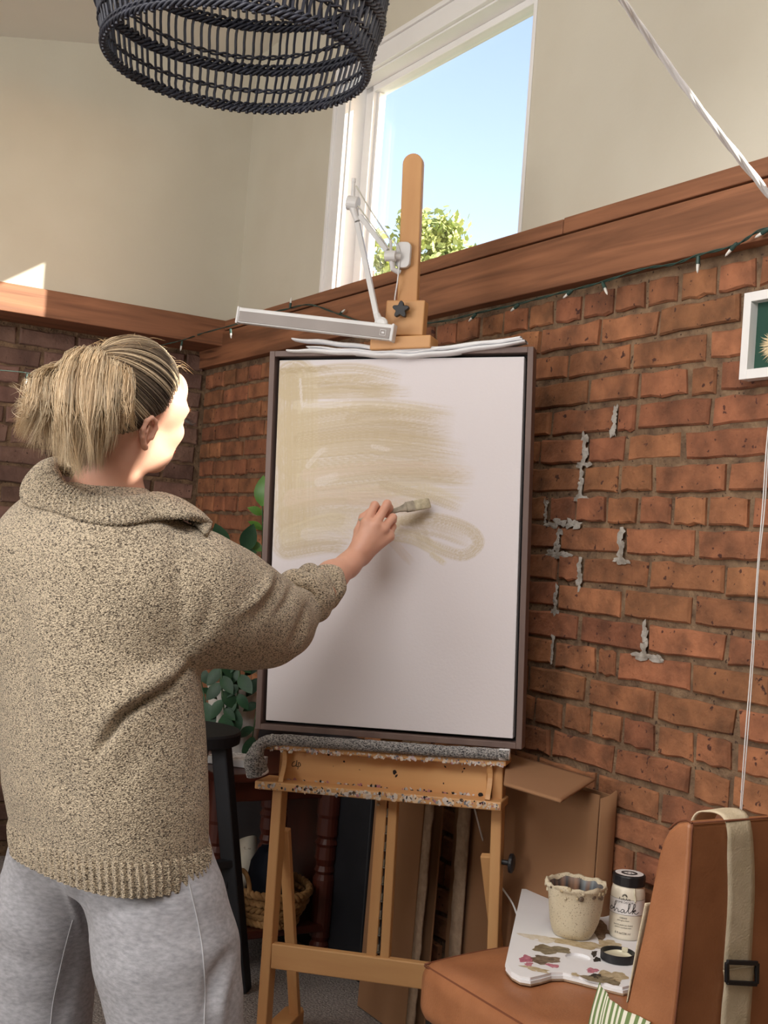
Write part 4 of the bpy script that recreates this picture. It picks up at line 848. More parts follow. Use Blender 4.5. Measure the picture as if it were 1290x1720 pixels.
# ------------------------------------------------------------------ stool, table, plant and basket in the dark corner
sc_ = P(306, 1222, 3.3); stool = thing('black_stool', 'tall round-topped black stool between the woman and the easel', 'stool', [sc_[0], sc_[1], 0])
mb = MB(); mb.lathe(sc_ - ZUP * .036, [(.150, 0), (.158, .004), (.16, .03), (.156, .036), (0, .036)], 56); mb.build('seat', M['black_paint'], stool)
p0 = P(371, 1258, 3.26); rv = (p0 - sc_) * np.array([1, 1, 0]); a0 = math.atan2(rv[1], rv[0]); r0 = min(np.linalg.norm(rv), .135); pb_ = P(404, 1690, 3.3); rv = (pb_ - sc_) * np.array([1, 1, 0]); ab_ = math.atan2(rv[1], rv[0]); r1 = np.linalg.norm(rv)
for k in range(4):
    a, a2 = a0 + k * pi / 2, ab_ + k * pi / 2; t0 = np.array([sc_[0] + r0 * cos(a), sc_[1] + r0 * sin(a), sc_[2] - .03]); t1 = np.array([sc_[0] + r1 * cos(a2), sc_[1] + r1 * sin(a2), .002])
    mb = MB(); mb.bar(t0, t1, .044, .044, NE); mb.build('leg', M['black_paint'], stool, bevel=.005)
    a3 = a + pi / 2; u0_ = np.array([sc_[0] + (r0 + r1) / 2 * cos((a + a2) / 2), sc_[1] + (r0 + r1) / 2 * sin((a + a2) / 2), sc_[2] * .42 + .06 * (k % 2)]); b3 = (a + a2) / 2 + pi / 2; u1_ = np.array([sc_[0] + (r0 + r1) / 2 * cos(b3), sc_[1] + (r0 + r1) / 2 * sin(b3), u0_[2]])
    mb = MB(); mb.bar(u0_, u1_, .028, .02, ZUP); mb.build('stretcher', M['black_paint'], stool, bevel=.003)
L0 = P(545, 1470, 3.60); L0[2] = 0; TZ = 0.565
tb = thing('side_table', 'dark mahogany side table with turned legs in the brick corner', 'table', L0 - AC * .2 + NC * .2)
def tbl(a, n_, z): return L0 - AC * a + NC * n_ + ZUP * z
mb = MB(); mb.box(tbl(.19, .18, TZ - .012), AC * .24, NC * .21, ZUP * .012); mb.build('table_top', M['dark_wood'], tb, bevel=.005)
mb = MB(); mb.box(tbl(.19, .18, TZ - .055), AC * .2, NC * .175, ZUP * .031); mb.build('apron_rail', M['dark_wood'], tb, bevel=.003)
mb = MB(); mb.box(tbl(.19, .18, .105), AC * .22, NC * .195, ZUP * .012); mb.build('lower_shelf', M['dark_wood'], tb, bevel=.004)
mb = MB(); mb.box(tbl(.19, .005, .31), AC * .19, NC * .006, ZUP * .2); mb.build('back_panel', M['dark_wood'], tb)  # added panel hiding the lit bricks, so the space under the top stays dark
tp_ = [(.028, .0), (.03, .05), (.024, .06), (.032, .075), (.03, .09), (.034, .12), (.034, .24), (.026, .255), (.032, .265), (.026, .28), (.033, .30), (.031, .335), (.036, .345), (.028, .36), (.035, .37), (.033, .42), (.036, .43), (.036, .545)]
for a, n_ in ((0, 0), (.38, 0), (0, .35), (.38, .35)):
    mb = MB(); mb.lathe(tbl(a, n_, 0.001), tp_, 20); mb.build('turned_leg', M['dark_wood'], tb, smooth=False)
mb = MB(); mb.lathe(tbl(.0, .16, .30), [(.008, 0), (.016, .01), (.02, .05), (.02, .13), (.015, .14), (.02, .15), (.013, .17), (.02, .19), (.02, .25)], 16); mb.build('turned_spindle', M['dark_wood'], tb)
bc = tbl(.08, .15, .1175); bs = thing('wicker_basket', 'low woven basket with looped handle on the lower shelf of the table', 'basket', bc)
for lv in range(5):
    z = .012 + lv * .022; rx, ry = .125 + .010 * lv, .085 + .008 * lv; mb = MB()
    for ph in (0, pi):
        pts = [bc + AC * (rx * cos(a)) + NC * (ry * sin(a)) + ZUP * (z + .006 * sin(22 * a + ph + lv * pi / 2)) + (AC * cos(a) + NC * sin(a)) * .004 * cos(22 * a + ph) for a in np.linspace(0, 2 * pi, 180)]
        mb.tube(pts, .008, 6)
    stuff(mb.build('woven_row', M['wicker'], bs, smooth=True))
mb = MB(); mb.lathe(bc, [(.0, .002), (.085, .002), (.085, .006), (0, .006)], 30, caps=False); mb.build('basket_base', M['wicker'], bs)
hcn = bc - NC * -.10 + AC * .05 + ZUP * .1; mb = MB(); mb.tube([hcn + AC * (.05 * cos(a)) + ZUP * (.055 * sin(a)) for a in np.linspace(0, pi, 20)], .007, 8); mb.build('handle', M['wicker'], bs, smooth=True)
q = P(415, 1452, 3.47); pf = []; g = []
pch = bc + NC * .02 - AC * .082
for z, rx, ry in ((.02, .05, .035), (.06, .056, .04), (.12, .05, .036), (.17, .048, .03), (.20, .05, .028), (.198, .046, .025), (.15, .042, .024)):
    g.append([pch + AC * (rx * cos(a) * .8) + NC * (ry * sin(a)) + ZUP * (z + (.022 * cos(a) if z > .16 else 0)) - AC * .15 * z for a in np.linspace(0, 2 * pi, 28, endpoint=False)])
po_ = grid_mesh('fabric_pouch', np.array(g), mat('printed_linen', lin(206, 198, 180), lin(216, 208, 192), 20, rough=.95, speck=lin(120, 92, 60), speck_scale=26, speck_at=.62), None, closed=True, origin=pch)
tag(po_, 'open pale floral fabric pouch standing in the basket', 'pouch')
g = []; pch = bc + NC * .01 + AC * .045
r = np.random.default_rng(4)
for z, rx, ry in ((.012, .02, .02), (.02, .065, .06), (.07, .07, .065), (.12, .064, .06), (.17, .06, .05), (.205, .03, .03), (.21, .002, .002)):
    g.append([pch + AC * (rx * cos(a) * (1 + .1 * sin(3 * a + z * 20))) + NC * (ry * sin(a) * (1 + .1 * cos(4 * a))) + ZUP * (z + .008 * sin(5 * a)) - AC * .1 * z for a in np.linspace(0, 2 * pi, 36, endpoint=False)])
nb_ = grid_mesh('navy_bag', np.array(g), M['navy'], None, closed=True, origin=pch); tag(nb_, 'slumped navy cloth bag filling the basket on the lower shelf', 'bag')
mc = on_z(398, 1276, TZ + .012); mg = thing('magazine', 'white printed magazine lying at the front edge of the dark side table', 'magazine', mc)
mb = MB(); mb.box(mc, AE * .075, np.cross(ZUP, AE) * .055, ZUP * .0105); mb.build('pages', M['paper'], mg, bevel=.002)
r = np.random.default_rng(9); mb = MB()
for i in range(26): mb.box(mc + AE * r.uniform(-.065, .065) + np.cross(ZUP, AE) * (-.045 + .09 * (i % 6) / 5) + ZUP * .011, AE * r.uniform(.004, .012), np.cross(ZUP, AE) * .0015, ZUP * .0002)
stuff(mb.build('printed_lines', mat('grey_print', lin(140, 136, 132), None), mg))
pc_ = on_z(390, 1262, TZ); pc_ = tbl(.14, .2, TZ) if False else pc_
pl = thing('potted_plant', 'dark glossy leafy plant in a white pot on the side table', 'plant', pc_)
mb = MB(); mb.lathe(pc_ + ZUP * .001, [(.062, 0), (.072, .004), (.088, .18), (.092, .2), (.087, .2), (.083, .185), (0, .18)], 44, caps=False); mb.build('pot', M['pot'], pl, smooth=False)
mb = MB(); mb.lathe(pc_ + ZUP * .182, [(.083, 0), (.06, .006), (0, .008)], 24, caps=False); mb.build('soil', mat('soil', lin(50, 40, 32), lin(66, 54, 44), 60, rough=1), pl)
lrng = np.random.default_rng(17)
def leaf_v(L, w, bend):
    n = 7; v = []; f = []
    for i in range(n):
        s = i / (n - 1); ww = w * (sin(pi * min(1, s * .97 + .03)) ** .8) * (1 - .25 * s) + .0005
        for k in (-1, 0, 1): v.append((s * L, k * ww, -.18 * abs(k) * -ww + bend * s * s * L))
    for i in range(n - 1):
        for k in (0, 1): f.append([3 * i + k, 3 * i + k + 1, 3 * i + 4 + k, 3 * i + 3 + k])
    return v, f
LEAF = {}
for i in range(6):
    for mn in ('leaf', 'leaf_young'):
        v, f = leaf_v(.09, .029, lrng.uniform(-.35, -.05)); me = bpy.data.meshes.new('leaf'); me.from_pydata(v, [], f); me.materials.append(M[mn]); me.polygons.foreach_set('use_smooth', [True] * len(f)); LEAF[i, mn] = me
top = pc_ + ZUP * .185
def stem(pts, nl, young=0.0, size=1.0, start=.2, down=0.0):
    c_ = smooth_path([top + np.array([lrng.uniform(-.02, .02), lrng.uniform(-.02, .02), 0])] + pts, 40); mb = MB(); mb.tube(c_, np.linspace(.0055, .002, 40), 8); mb.build('stem', M['stem'], pl, smooth=True)
    for i in range(nl):
        s = start + (1 - start) * (i + .5) / nl; k = min(39, int(s * 39)); t = c_[min(39, k + 1)] - c_[k - 1]; t /= np.linalg.norm(t)
        sidev = np.cross(t, -FW); sidev /= np.linalg.norm(sidev); sg = 1 if i % 2 else -1; d = sidev * sg * .85 + t * .5 - FW * lrng.uniform(.0, .4) + ZUP * -down + lrng.normal(0, .12, 3); d /= np.linalg.norm(d)
        up_ = -FW * .8 + ZUP * .5 + lrng.normal(0, .2, 3); y = np.cross(up_, d); y /= np.linalg.norm(y); z = np.cross(d, y); o = bpy.data.objects.new('leaf', LEAF[int(lrng.integers(6)), 'leaf_young' if s > 1 - young else 'leaf']); COL.objects.link(o); o.parent = pl
        sc = size * lrng.uniform(.75, 1.1) * (1 - .25 * s); R = Matrix((Vector(d), Vector(y), Vector(z))).transposed().to_4x4(); o.matrix_local = Matrix.Translation(Vector(c_[k] - pc_)) @ R @ Matrix.Diagonal((sc, sc, sc, 1))
    o = bpy.data.objects.new('leaf', LEAF[0, 'leaf_young' if young else 'leaf']); COL.objects.link(o); o.parent = pl; d = c_[-1] - c_[-3]; d /= np.linalg.norm(d); y = np.cross(-FW, d); y /= np.linalg.norm(y); z = np.cross(d, y); o.matrix_local = Matrix.Translation(Vector(c_[-1] - pc_)) @ Matrix((Vector(d), Vector(y), Vector(z))).transposed().to_4x4()
zz = pix(pc_)[2]
stem([P(425, 1050, zz - .05), P(440, 940, zz - .1), P(441, 850, zz - .12)], 13, .55, .8)
stem([P(386, 1050, zz - .05), P(392, 960, zz - .08), P(380, 925, zz - .1)], 11, 0, .85)
stem([P(402, 1010, zz - .06), P(404, 950, zz - .1), P(411, 925, zz - .12)], 10, 0, .8)
stem([P(352, 1080, zz - .05), P(335, 1120, zz - .1), P(345, 1180, zz - .13)], 8, 0, .85, .35, .3)
stem([P(424, 1092, zz - .04), P(437, 1140, zz - .08), P(424, 1238, zz - .1)], 10, 0, .85, .3)
stem([P(376, 1100, zz - .1), P(372, 1140, zz - .14), P(377, 1200, zz - .15)], 9, 0, .9, .3, .4)
stem([P(395, 1095, zz - .1), P(402, 1130, zz - .13), P(396, 1190, zz - .14)], 8, 0, .9, .35, .4)
bx_ = B_tz(-6, 1400, .12)
bb = thing('black_bin', 'low black box on the carpet against the left brick wall', 'box', Bp(.95, 0, .28))
mb = MB(); slab(mb, Bp, .78, 1.3, LPL * 0 + .02, .16, .0015, .26); mb.build('box_body', M['black_paint'], bb, bevel=.01)
mb = MB(); slab(mb, Bp, .77, 1.31, .015, .168, .26, .285); mb.build('box_lid', M['black_plastic'], bb, bevel=.006)

# ------------------------------------------------------------------ things on and above the right wall
(ua, za), (ub_, zb_) = C_uz(1250, 493, .03), C_uz(1243, 638, .03); um = (ua + ub_) / 2; fw_ = .019; fwid = .27
art = thing('picture_frame', 'white box frame with pale fluffy tuft on green card on the brick wall', 'picture', Cp(um + fwid / 2, zb_, .012))
for (a, c, d_, e) in ((um, um + fw_, zb_, za), (um + fwid - fw_, um + fwid, zb_, za), (um + fw_, um + fwid - fw_, za - fw_, za), (um + fw_, um + fwid - fw_, zb_, zb_ + fw_)):
    mb = MB(); slab(mb, Cp, a, c, .004, .032, d_, e); mb.build('frame_side', M['white_paint'], art, bevel=.001)
mb = MB(); slab(mb, Cp, um + fw_, um + fwid - fw_, .005, .012, zb_ + fw_, za - fw_); mb.build('green_card', M['green_board'], art)
tu, tz = C_uz(1312, 578, .013); r = np.random.default_rng(31); mb = MB()
for i in range(420):
    a = r.uniform(0, 2 * pi); L = r.uniform(.55, 1.0); rx, ry = .055, .040; o_ = r.uniform(.0, .5)
    p0, p1 = (tu + rx * o_ * cos(a), tz + ry * o_ * sin(a)), (tu + rx * L * cos(a + r.normal(0, .06)), tz + ry * L * sin(a + r.normal(0, .06)))
    w = .0016; n_ = np.array([-(p1[1] - p0[1]), p1[0] - p0[0]]); n_ /= np.linalg.norm(n_); h = .013 + .006 * r.random()
    mb.add([Cp(p0[0] + n_[0] * w, p0[1] + n_[1] * w, h), Cp(p0[0] - n_[0] * w, p0[1] - n_[1] * w, h), Cp(p1[0], p1[1], h - .001)], [[0, 1, 2]])
stuff(mb.build('pale_tuft', M['bristle_pale'], art))
rope = thing('white_rope', 'thick white twisted rope swagged across the upper right wall', 'rope', P(1290, 322, 2.1))
c_ = smooth_path([P(985, -90, 1.75), P(1045, 0, 1.85), P(1110, 92, 1.94), P(1190, 200, 2.02), P(1262, 290, 2.10), P(1330, 372, 2.16), P(1420, 460, 2.22)], 160)
wv_ = np.interp(np.linspace(0, 1, 160), [0, .15, .3, .5, .62, .74, .79, 1], [.0046, .0052, .0060, .0054, .0068, .0062, .0024, .002])
tn = np.gradient(c_, axis=0); tn /= np.linalg.norm(tn, axis=1)[:, None]; s1 = np.cross(tn, FW); s1 /= np.linalg.norm(s1, axis=1)[:, None]; s2 = np.cross(tn, s1)
for k in range(3):
    a = np.linspace(0, 8 * pi, 160) + k * 2 * pi / 3; mb = MB(); mb.tube(c_ + (s1 * np.cos(a)[:, None] + s2 * np.sin(a)[:, None]) * (wv_ * .4)[:, None], wv_ * .66, 7); mb.build('strand', M['rope'], rope, smooth=True)
hc_ = thing('hanging_cord', 'thin pale double cord hanging down the brick wall behind the chair back', 'cord', P(1243, 1380, 2.2))
for k, (dx, ph) in enumerate(((0, 0), (3.2, 1.5))):
    c_ = smooth_path([P(1330 + dx, 480, 2.06), P(1302 + dx, 640, 2.08), P(1289 + dx, 735, 2.1), P(1281 + dx * 1.2, 850, 2.13), P(1272 + dx * .6, 960, 2.16), P(1262 + dx, 1110, 2.2), P(1251 + dx * 1.2, 1250, 2.22), P(1243 + dx * .6, 1370, 2.25), P(1241, 1420, 2.26), P(1238 + dx, 1560, 2.27)], 120)
    mb = MB(); mb.tube(c_, .0012, 6); mb.build('strand', M['rope'], hc_, smooth=True)

# string of little lights along the timber
sl = thing('string_lights', 'green wired string of mini lights draped along the wooden band', 'string lights', Cp(1.5, 1.9, .04))
def onC(x, y, o=.045): return hit(x, y, Q0 + NC * o, NC)
def onB(x, y, o=.26): return hit(x, y, K + NB * o, NB)
wp = [onB(-40, 620), onB(0, 622), onB(48, 627), onB(90, 640), onB(150, 636), onB(225, 600), onB(262, 583), onB(308, 571), onB(340, 560, .25), onC(402, 543, .24), onC(440, 528, .1), onC(478, 520, .04), onC(520, 512), onC(570, 528), onC(640, 548), onC(740, 540), onC(800, 526), onC(860, 513), onC(930, 495), onC(1000, 477), onC(1080, 452), onC(1130, 444), onC(1175, 428), onC(1235, 412), onC(1275, 388), onC(1330, 372)]
c_ = smooth_path(wp, 420); tn = np.gradient(c_, axis=0); tn /= np.linalg.norm(tn, axis=1)[:, None]; s2 = np.cross(tn, NC); a = np.linspace(0, 150, 420)
for ph in (0, pi):
    mb = MB(); mb.tube(c_ + (s2 * np.cos(a + ph)[:, None] + NC * np.sin(a + ph)[:, None]) * .0017, .0016, 5); mb.build('wire', M['green_wire'], sl, smooth=True)
def mini(p, d):
    d = np.asarray(d, float); d /= np.linalg.norm(d); mb = MB(); mb.tube([p, p + d * .004, p + d * .018], [.0028, .0042, .0046], 10); so = mb.build('socket', M['green_wire'], sl)
    mb = MB(); mb.tube([p + d * .018, p + d * .024, p + d * .032, p + d * .037], [.0034, .0034, .0026, .0004], 10); mb.build('bulb', M['bulb'], so, smooth=True)
for px_, py_, d_, f_ in ((45, 628, -ZUP, onB), (306, 573, -ZUP + .1 * AB, onB), (387, 552, -ZUP * .8 + AC * .3, lambda x, y: onC(x, y, .25)), (487, 518, ZUP + .1 * AC, onC), (570, 528, ZUP * .3 + AC, onC), (800, 527, -ZUP * .5 - AC, onC), (872, 511, -ZUP * .4 - AC, onC), (962, 487, -ZUP * .4 - AC * .9, onC), (1012, 474, -ZUP * .8 + AC * .5, onC), (1173, 429, -ZUP + .02 * AC, onC), (1238, 408, -ZUP * .6 - AC * .8, onC), (1292, 384, -ZUP * .3 - AC * .9, onC)):
    mini(f_(px_, py_), d_)

# ------------------------------------------------------------------ woven pendant shade
PD = 2.05; pc0 = P(398, 106, PD); pend = thing('pendant_lamp', 'large black open-weave rattan pendant lamp hanging in the top of the view', 'lamp', pc0)
prf = [(.219, 0), (.229, .04), (.238, .085), (.244, .13), (.246, .18), (.240, .225), (.222, .262), (.185, .288), (.12, .302), (.05, .308)]
pp_ = smooth_path([(r_, z, 0) for r_, z in prf], 30)
me = None; NR = 94
for i in range(NR):
    a = 2 * pi * i / NR
    if me is None or i % 26 == 0:
        tilt = rng.normal(0, .008, 30); rv_, rf_ = tube_geo([(r_, t_ * .12, z) for (r_, z, _), t_ in zip(pp_, tilt)], .0027, 6); me = bpy.data.meshes.new('rattan_rod'); me.from_pydata([tuple(v) for v in rv_], [], rf_); me.materials.append(M['rattan'])
    o = bpy.data.objects.new('rattan_rod', me); COL.objects.link(o); o.parent = pend; o.rotation_euler = (0, 0, a + rng.normal(0, .006))
def ring(z, amp, rad, strands, turns, name='woven_ring', wave=0, tilt=0.0, dr=0.0):
    rr_ = np.interp(z, [p[1] for p in prf], [p[0] for p in prf]) + dr; root = None
    for k in range(strands):
        th = np.linspace(0, 2 * pi, 420); ph = turns * th + 2 * pi * k / strands; zz_ = z + amp * np.sin(ph) + wave * np.sin(2 * th + 1.1); r2 = np.interp(zz_, [p[1] for p in prf], [p[0] for p in prf]) + dr + amp * np.cos(ph)
        mb = MB(); mb.tube(np.stack([pc0[0] + r2 * np.cos(th), pc0[1] + r2 * np.sin(th), pc0[2] + zz_], -1), rad, 6); mb.build(name, M['rattan'], pend, smooth=True)
ring(.002, .0038, .0032, 3, 40, 'woven_rim', dr=.001); ring(.010, .0036, .0028, 2, 52, 'woven_rim')
ring(.040, .0030, .0022, 2, 34); ring(.078, .0042, .0032, 3, 40); ring(.088, .0042, .0032, 2, 52); ring(.118, .003, .0022, 2, 34, wave=.012); ring(.165, .0042, .003, 3, 40); ring(.175, .004, .003, 2, 52); ring(.225, .003, .0024, 2, 36); ring(.27, .004, .003, 2, 36)
# knobbly ends of the rods below the rim
mb = MB()
for i in range(NR):
    a = 2 * pi * i / NR; d_ = np.array([cos(a), sin(a), 0]); mb.tube([pc0 + d_ * .219 + ZUP * .004, pc0 + d_ * .2195 - ZUP * .0065], .0036, 6)
stuff(mb.build('rod_ends', M['rattan'], pend))
mb = MB(); mb.tube([pc0 + ZUP * .30, np.array([pc0[0], pc0[1], ceil_z((pc0 - K) @ NC) + .01])], .004, 8); mb.build('cord', M['black_plastic'], pend)
mb = MB(); mb.lathe(pc0 + ZUP * .2, [(.006, .11), (.02, .10), (.02, .05), (.017, .048)], 20); mb.build('socket', M['white_metal'], pend)
mb = MB(); mb.lathe(pc0 + ZUP * .14, [(.0, 0), (.018, .004), (.03, .022), (.03, .04), (.02, .07), (.014, .1)], 24, caps=False); mb.build('bulb', M['bulb'], pend, smooth=True)

# ------------------------------------------------------------------ outside: ground and two trees seen through the window
gz = -0.9
pts = [Cp(-40, gz, -.5), Cp(60, gz, -.5), Cp(60, gz, -70), Cp(-40, gz, -70)]; mb = MB(); mb.add(pts, [[0, 1, 2, 3]]); struct(mb.build('ground', M['exterior']))
def tree(name, label, px_, pyt, Z, half, seed, n, squash=1.0, pyb=560):
    r = np.random.default_rng(seed); topp = P(px_, pyt, Z); cx, cy = topp[0], topp[1]; ztop = topp[2]; rad = half * Z / FOC
    t = thing(name, label, 'tree', [cx, cy, gz]); hz = ztop - gz
    mb = MB(); mb.tube(smooth_path([(cx, cy, gz), (cx + .1, cy, gz + hz * .35), (cx - .05, cy + .1, gz + hz * .75)], 12), np.linspace(.16, .04, 12), 8)
    mb.build('trunk', M['bark'], t, smooth=True)
    mb = MB()
    for k in range(9): a = r.uniform(0, 2 * pi); z0 = gz + hz * r.uniform(.35, .7); mb.tube(smooth_path([(cx, cy, z0), (cx + rad * .5 * cos(a), cy + rad * .5 * sin(a), z0 + .5), (cx + rad * .8 * cos(a), cy + rad * .8 * sin(a), z0 + 1.0)], 8), np.linspace(.05, .012, 8), 6)
    stuff(mb.build('branches', M['bark'], t))
    cl = []; 
    for k in range(60): v = r.normal(0, 1, 3); v /= np.linalg.norm(v); v *= r.random() ** .4; cl.append([cx + v[0] * rad * .85, cy + v[1] * rad * .85, ztop - hz * .33 + v[2] * hz * .31 * squash])
    cl = np.array(cl); c0 = cl[r.integers(0, 60, n)] + r.normal(0, rad * .12, (n, 3)); k = ((c0[:, 2] < ztop)); c0 = c0[k]; n = len(c0)
    u_ = r.normal(0, 1, (n, 3)); u_ /= np.linalg.norm(u_, axis=1)[:, None]; w_ = np.cross(u_, r.normal(0, 1, (n, 3))); w_ /= np.linalg.norm(w_, axis=1)[:, None]; s_ = r.uniform(.03, .06, n)[:, None]
    v = np.stack([c0 - u_ * s_, c0 + w_ * s_ * .5, c0 + u_ * s_, c0 - w_ * s_ * .5], 1).reshape(-1, 3); link_mesh('foliage', v, np.arange(4 * n).reshape(-1, 4), M['foliage'], t)
tree('tree', 'yellow-green tree outside the window left of the easel mast', 642, 302, 10.0, 44, 41, 14000, 1.0)
tree('tree', 'rounded pale green tree outside the window right of the easel mast', 738, 322, 13.0, 120, 42, 26000, 1.0)

# ------------------------------------------------------------------ the painter
class Field:
    # signed distance field on a rectilinear grid
    def __init__(s, xs, ys, zs):
        s.ax = [np.asarray(a, np.float32) for a in (xs, ys, zs)]; s.D = np.full([len(a) for a in s.ax], 0.25, np.float32)
    def region(s, lo, hi):
        sl = tuple(slice(max(0, np.searchsorted(a, l) - 1), min(len(a), np.searchsorted(a, h) + 1)) for a, l, h in zip(s.ax, lo, hi))
        return sl, np.stack(np.meshgrid(*[a[q] for a, q in zip(s.ax, sl)], indexing='ij'), -1)
    def union(s, sl, d, k):
        o = s.D[sl]
        if k > 0: h = np.clip(.5 + .5 * (o - d) / k, 0, 1); s.D[sl] = o * (1 - h) + d * h - k * h * (1 - h)
        else: s.D[sl] = np.minimum(o, d)
    def cut(s, sl, d, k):
        o = s.D[sl]; d = -d; h = np.clip(.5 - .5 * (o - d) / k, 0, 1); s.D[sl] = o * (1 - h) + d * h + k * h * (1 - h)
    def capsule(s, a, b, ra, rb, k=0.01, flat=None):
        a, b = np.asarray(a, float), np.asarray(b, float); m = max(ra, rb) + k + .012
        sl, g = s.region(np.minimum(a, b) - m, np.maximum(a, b) + m)
        if 0 in g.shape: return
        ab = b - a; t = np.clip(((g - a) @ ab) / (ab @ ab + 1e-12), 0, 1); d = np.linalg.norm(g - a - t[..., None] * ab, axis=-1) - (ra + (rb - ra) * t); s.union(sl, d.astype(np.float32), k)
    def chain(s, pts, rs, k=0.01):
        for i in range(len(pts) - 1): s.capsule(pts[i], pts[i + 1], rs[i], rs[i + 1], k)
    def ellipsoid(s, c, axes, r, k=0.01, cut=False):
        c = np.asarray(c, float); m = max(r) + k + .012; sl, g = s.region(c - m, c + m)
        if 0 in g.shape: return
        q = np.stack([(g - c) @ np.asarray(a) for a in axes], -1); k0 = np.linalg.norm(q / np.array(r), axis=-1); k1 = np.linalg.norm(q / np.array(r) ** 2, axis=-1)
        d = (k0 * (k0 - 1) / np.maximum(k1, 1e-6)).astype(np.float32); (s.cut if cut else s.union)(sl, d, k)
    def mesh(s):
        D = s.D; ng = D < 0; X, Y, Z = s.ax
        cnt = np.zeros([n - 1 for n in D.shape], np.int8); cor = [(i, j, k) for i in (0, 1) for j in (0, 1) for k in (0, 1)]
        sh = D.shape; view = lambda A, c: A[c[0]:sh[0] - 1 + c[0], c[1]:sh[1] - 1 + c[1], c[2]:sh[2] - 1 + c[2]]
        for c in cor: cnt += view(ng, c)
        act = (cnt > 0) & (cnt < 8); I = np.argwhere(act); idm = np.full(act.shape, -1, np.int32); idm[act] = np.arange(len(I))
        val = {c: D[I[:, 0] + c[0], I[:, 1] + c[1], I[:, 2] + c[2]] for c in cor}; acc = np.zeros((len(I), 3)); num = np.zeros(len(I))
        lo = np.stack([X[I[:, 0]], Y[I[:, 1]], Z[I[:, 2]]], -1); hi = np.stack([X[I[:, 0] + 1], Y[I[:, 1] + 1], Z[I[:, 2] + 1]], -1)
        for c in cor:
            for ax in range(3):
                if c[ax]: continue
                e = list(c); e[ax] = 1; e = tuple(e); a, b = val[c], val[e]; m = (a < 0) != (b < 0); t = np.where(m, a / np.where(m, a - b, 1), 0)
                p = np.stack([np.full(len(I), float(q)) for q in c], -1); p[:, ax] = t; acc[m] += p[m]; num[m] += 1
        p = acc / num[:, None]; v = lo + (hi - lo) * p; fs = []
        for ax in range(3):
            b1, b2 = [k for k in range(3) if k != ax]; sl0 = [slice(None)] * 3; sl1 = [slice(None)] * 3; sl0[ax] = slice(0, -1); sl1[ax] = slice(1, None)
            a, b = ng[tuple(sl0)], ng[tuple(sl1)]; ch = a != b; idx = np.argwhere(ch); ok = (idx[:, b1] > 0) & (idx[:, b2] > 0) & (idx[:, b1] < idm.shape[b1]) & (idx[:, b2] < idm.shape[b2]); idx = idx[ok]; ins = a[tuple(idx.T)]
            q = []
            for d1, d2 in ((-1, -1), (0, -1), (0, 0), (-1, 0)):
                j = idx.copy(); j[:, b1] += d1; j[:, b2] += d2; q.append(idm[tuple(j.T)])
            q = np.stack(q, -1); flip = ins if ax != 1 else ~ins; q[~flip] = q[~flip][:, ::-1]; fs.append(q)
        f = np.concatenate(fs); return v, f[(f >= 0).all(1)]
def axis(dense, lo, hi, fine, coarse):
    # coarse spacing with fine spacing inside the given intervals
    out = [lo]
    while out[-1] < hi: out.append(out[-1] + (fine if any(a <= out[-1] < b for a, b in dense) else coarse))
    return np.array(out)
def vertex_normals(v, f):
    n = np.zeros_like(v); fn = np.cross(v[f[:, 1]] - v[f[:, 0]], v[f[:, 2]] - v[f[:, 0]])
    for i in range(f.shape[1]): np.add.at(n, f[:, i], fn)
    return n / (np.linalg.norm(n, axis=1)[:, None] + 1e-12)
def relax(v, f, it, lam=.5):
    e = np.concatenate([np.stack([f[:, i], f[:, (i + 1) % 4]], -1) for i in range(4)]); deg = np.bincount(e.ravel(), minlength=len(v))[:, None]
    for i in range(it):
        for l in (lam, -lam * 1.02):
            s_ = np.zeros_like(v); np.add.at(s_, e[:, 0], v[e[:, 1]]); np.add.at(s_, e[:, 1], v[e[:, 0]]); v = v + l * (s_ / np.maximum(deg, 1) - v)
    return v
# head frame
HZ = 2.25; HC = P(220, 697, HZ); HS = 0.985
_t, _p, _r = radians(44), radians(-5.5), radians(17.5)
_rr = np.array([cos(_t), -sin(_t), 0]); _ff = np.array([sin(_t), cos(_t), 0]); HF = cos(_p) * _ff - sin(_p) * ZUP; _uu = sin(_p) * _ff + cos(_p) * ZUP
HU = cos(_r) * _uu + sin(_r) * _rr; HR = cos(_r) * _rr - sin(_r) * _uu; HAX = (HR, HF, HU)
def hd(x, y, z): return HC + HS * (x * HR + y * HF + z * HU)
TH = radians(46); TL = np.array([cos(TH), -sin(TH), 0]); TF = np.array([sin(TH), cos(TH), 0])
NB_ = P(176, 838, 2.30)                         # base of the neck
hip_c = P(185, 1425, 2.32); hip_c = np.array([hip_c[0], hip_c[1], .80])
foot_r, foot_l = P(322, 1985, 2.22), P(30, 1955, 2.52); foot_r[2] = foot_l[2] = 0.03
W_ = lambda x, y, z: P(520 + x / 5.375, 800 + y / 5.375, z)
SH_R = P(268, 965, 2.29); EL = P(478, 1045, 2.47); WR = W_(345, 805, 2.66)
hp = [WR]
body_pts = np.array([HC + .16 * ZUP, foot_r, foot_l, W_(780, 200, 2.8), SH_R, P(-40, 930, 2.5)])
lo_, hi_ = np.array([-.86, 1.95, -.01]), np.array([.06, 2.86, 1.66])
hx, hy, hz = HC; wx = W_(560, 420, 2.72)
F_ = Field(axis([(hx - .02, hx + .16), (wx[0] - .085, wx[0] + .08)], lo_[0], hi_[0], .0024, .009), axis([(hy - .13, hy + .14), (2.60, 2.79)], lo_[1], hi_[1], .0026, .009),
           axis([(hz - .15, hz + .14), (wx[2] - .10, wx[2] + .07)], lo_[2], hi_[2], .0024, .011))
def he(x, y, z, r, k=.012, cut=False): F_.ellipsoid(hd(x, y, z), HAX, [q * HS for q in r], k, cut)
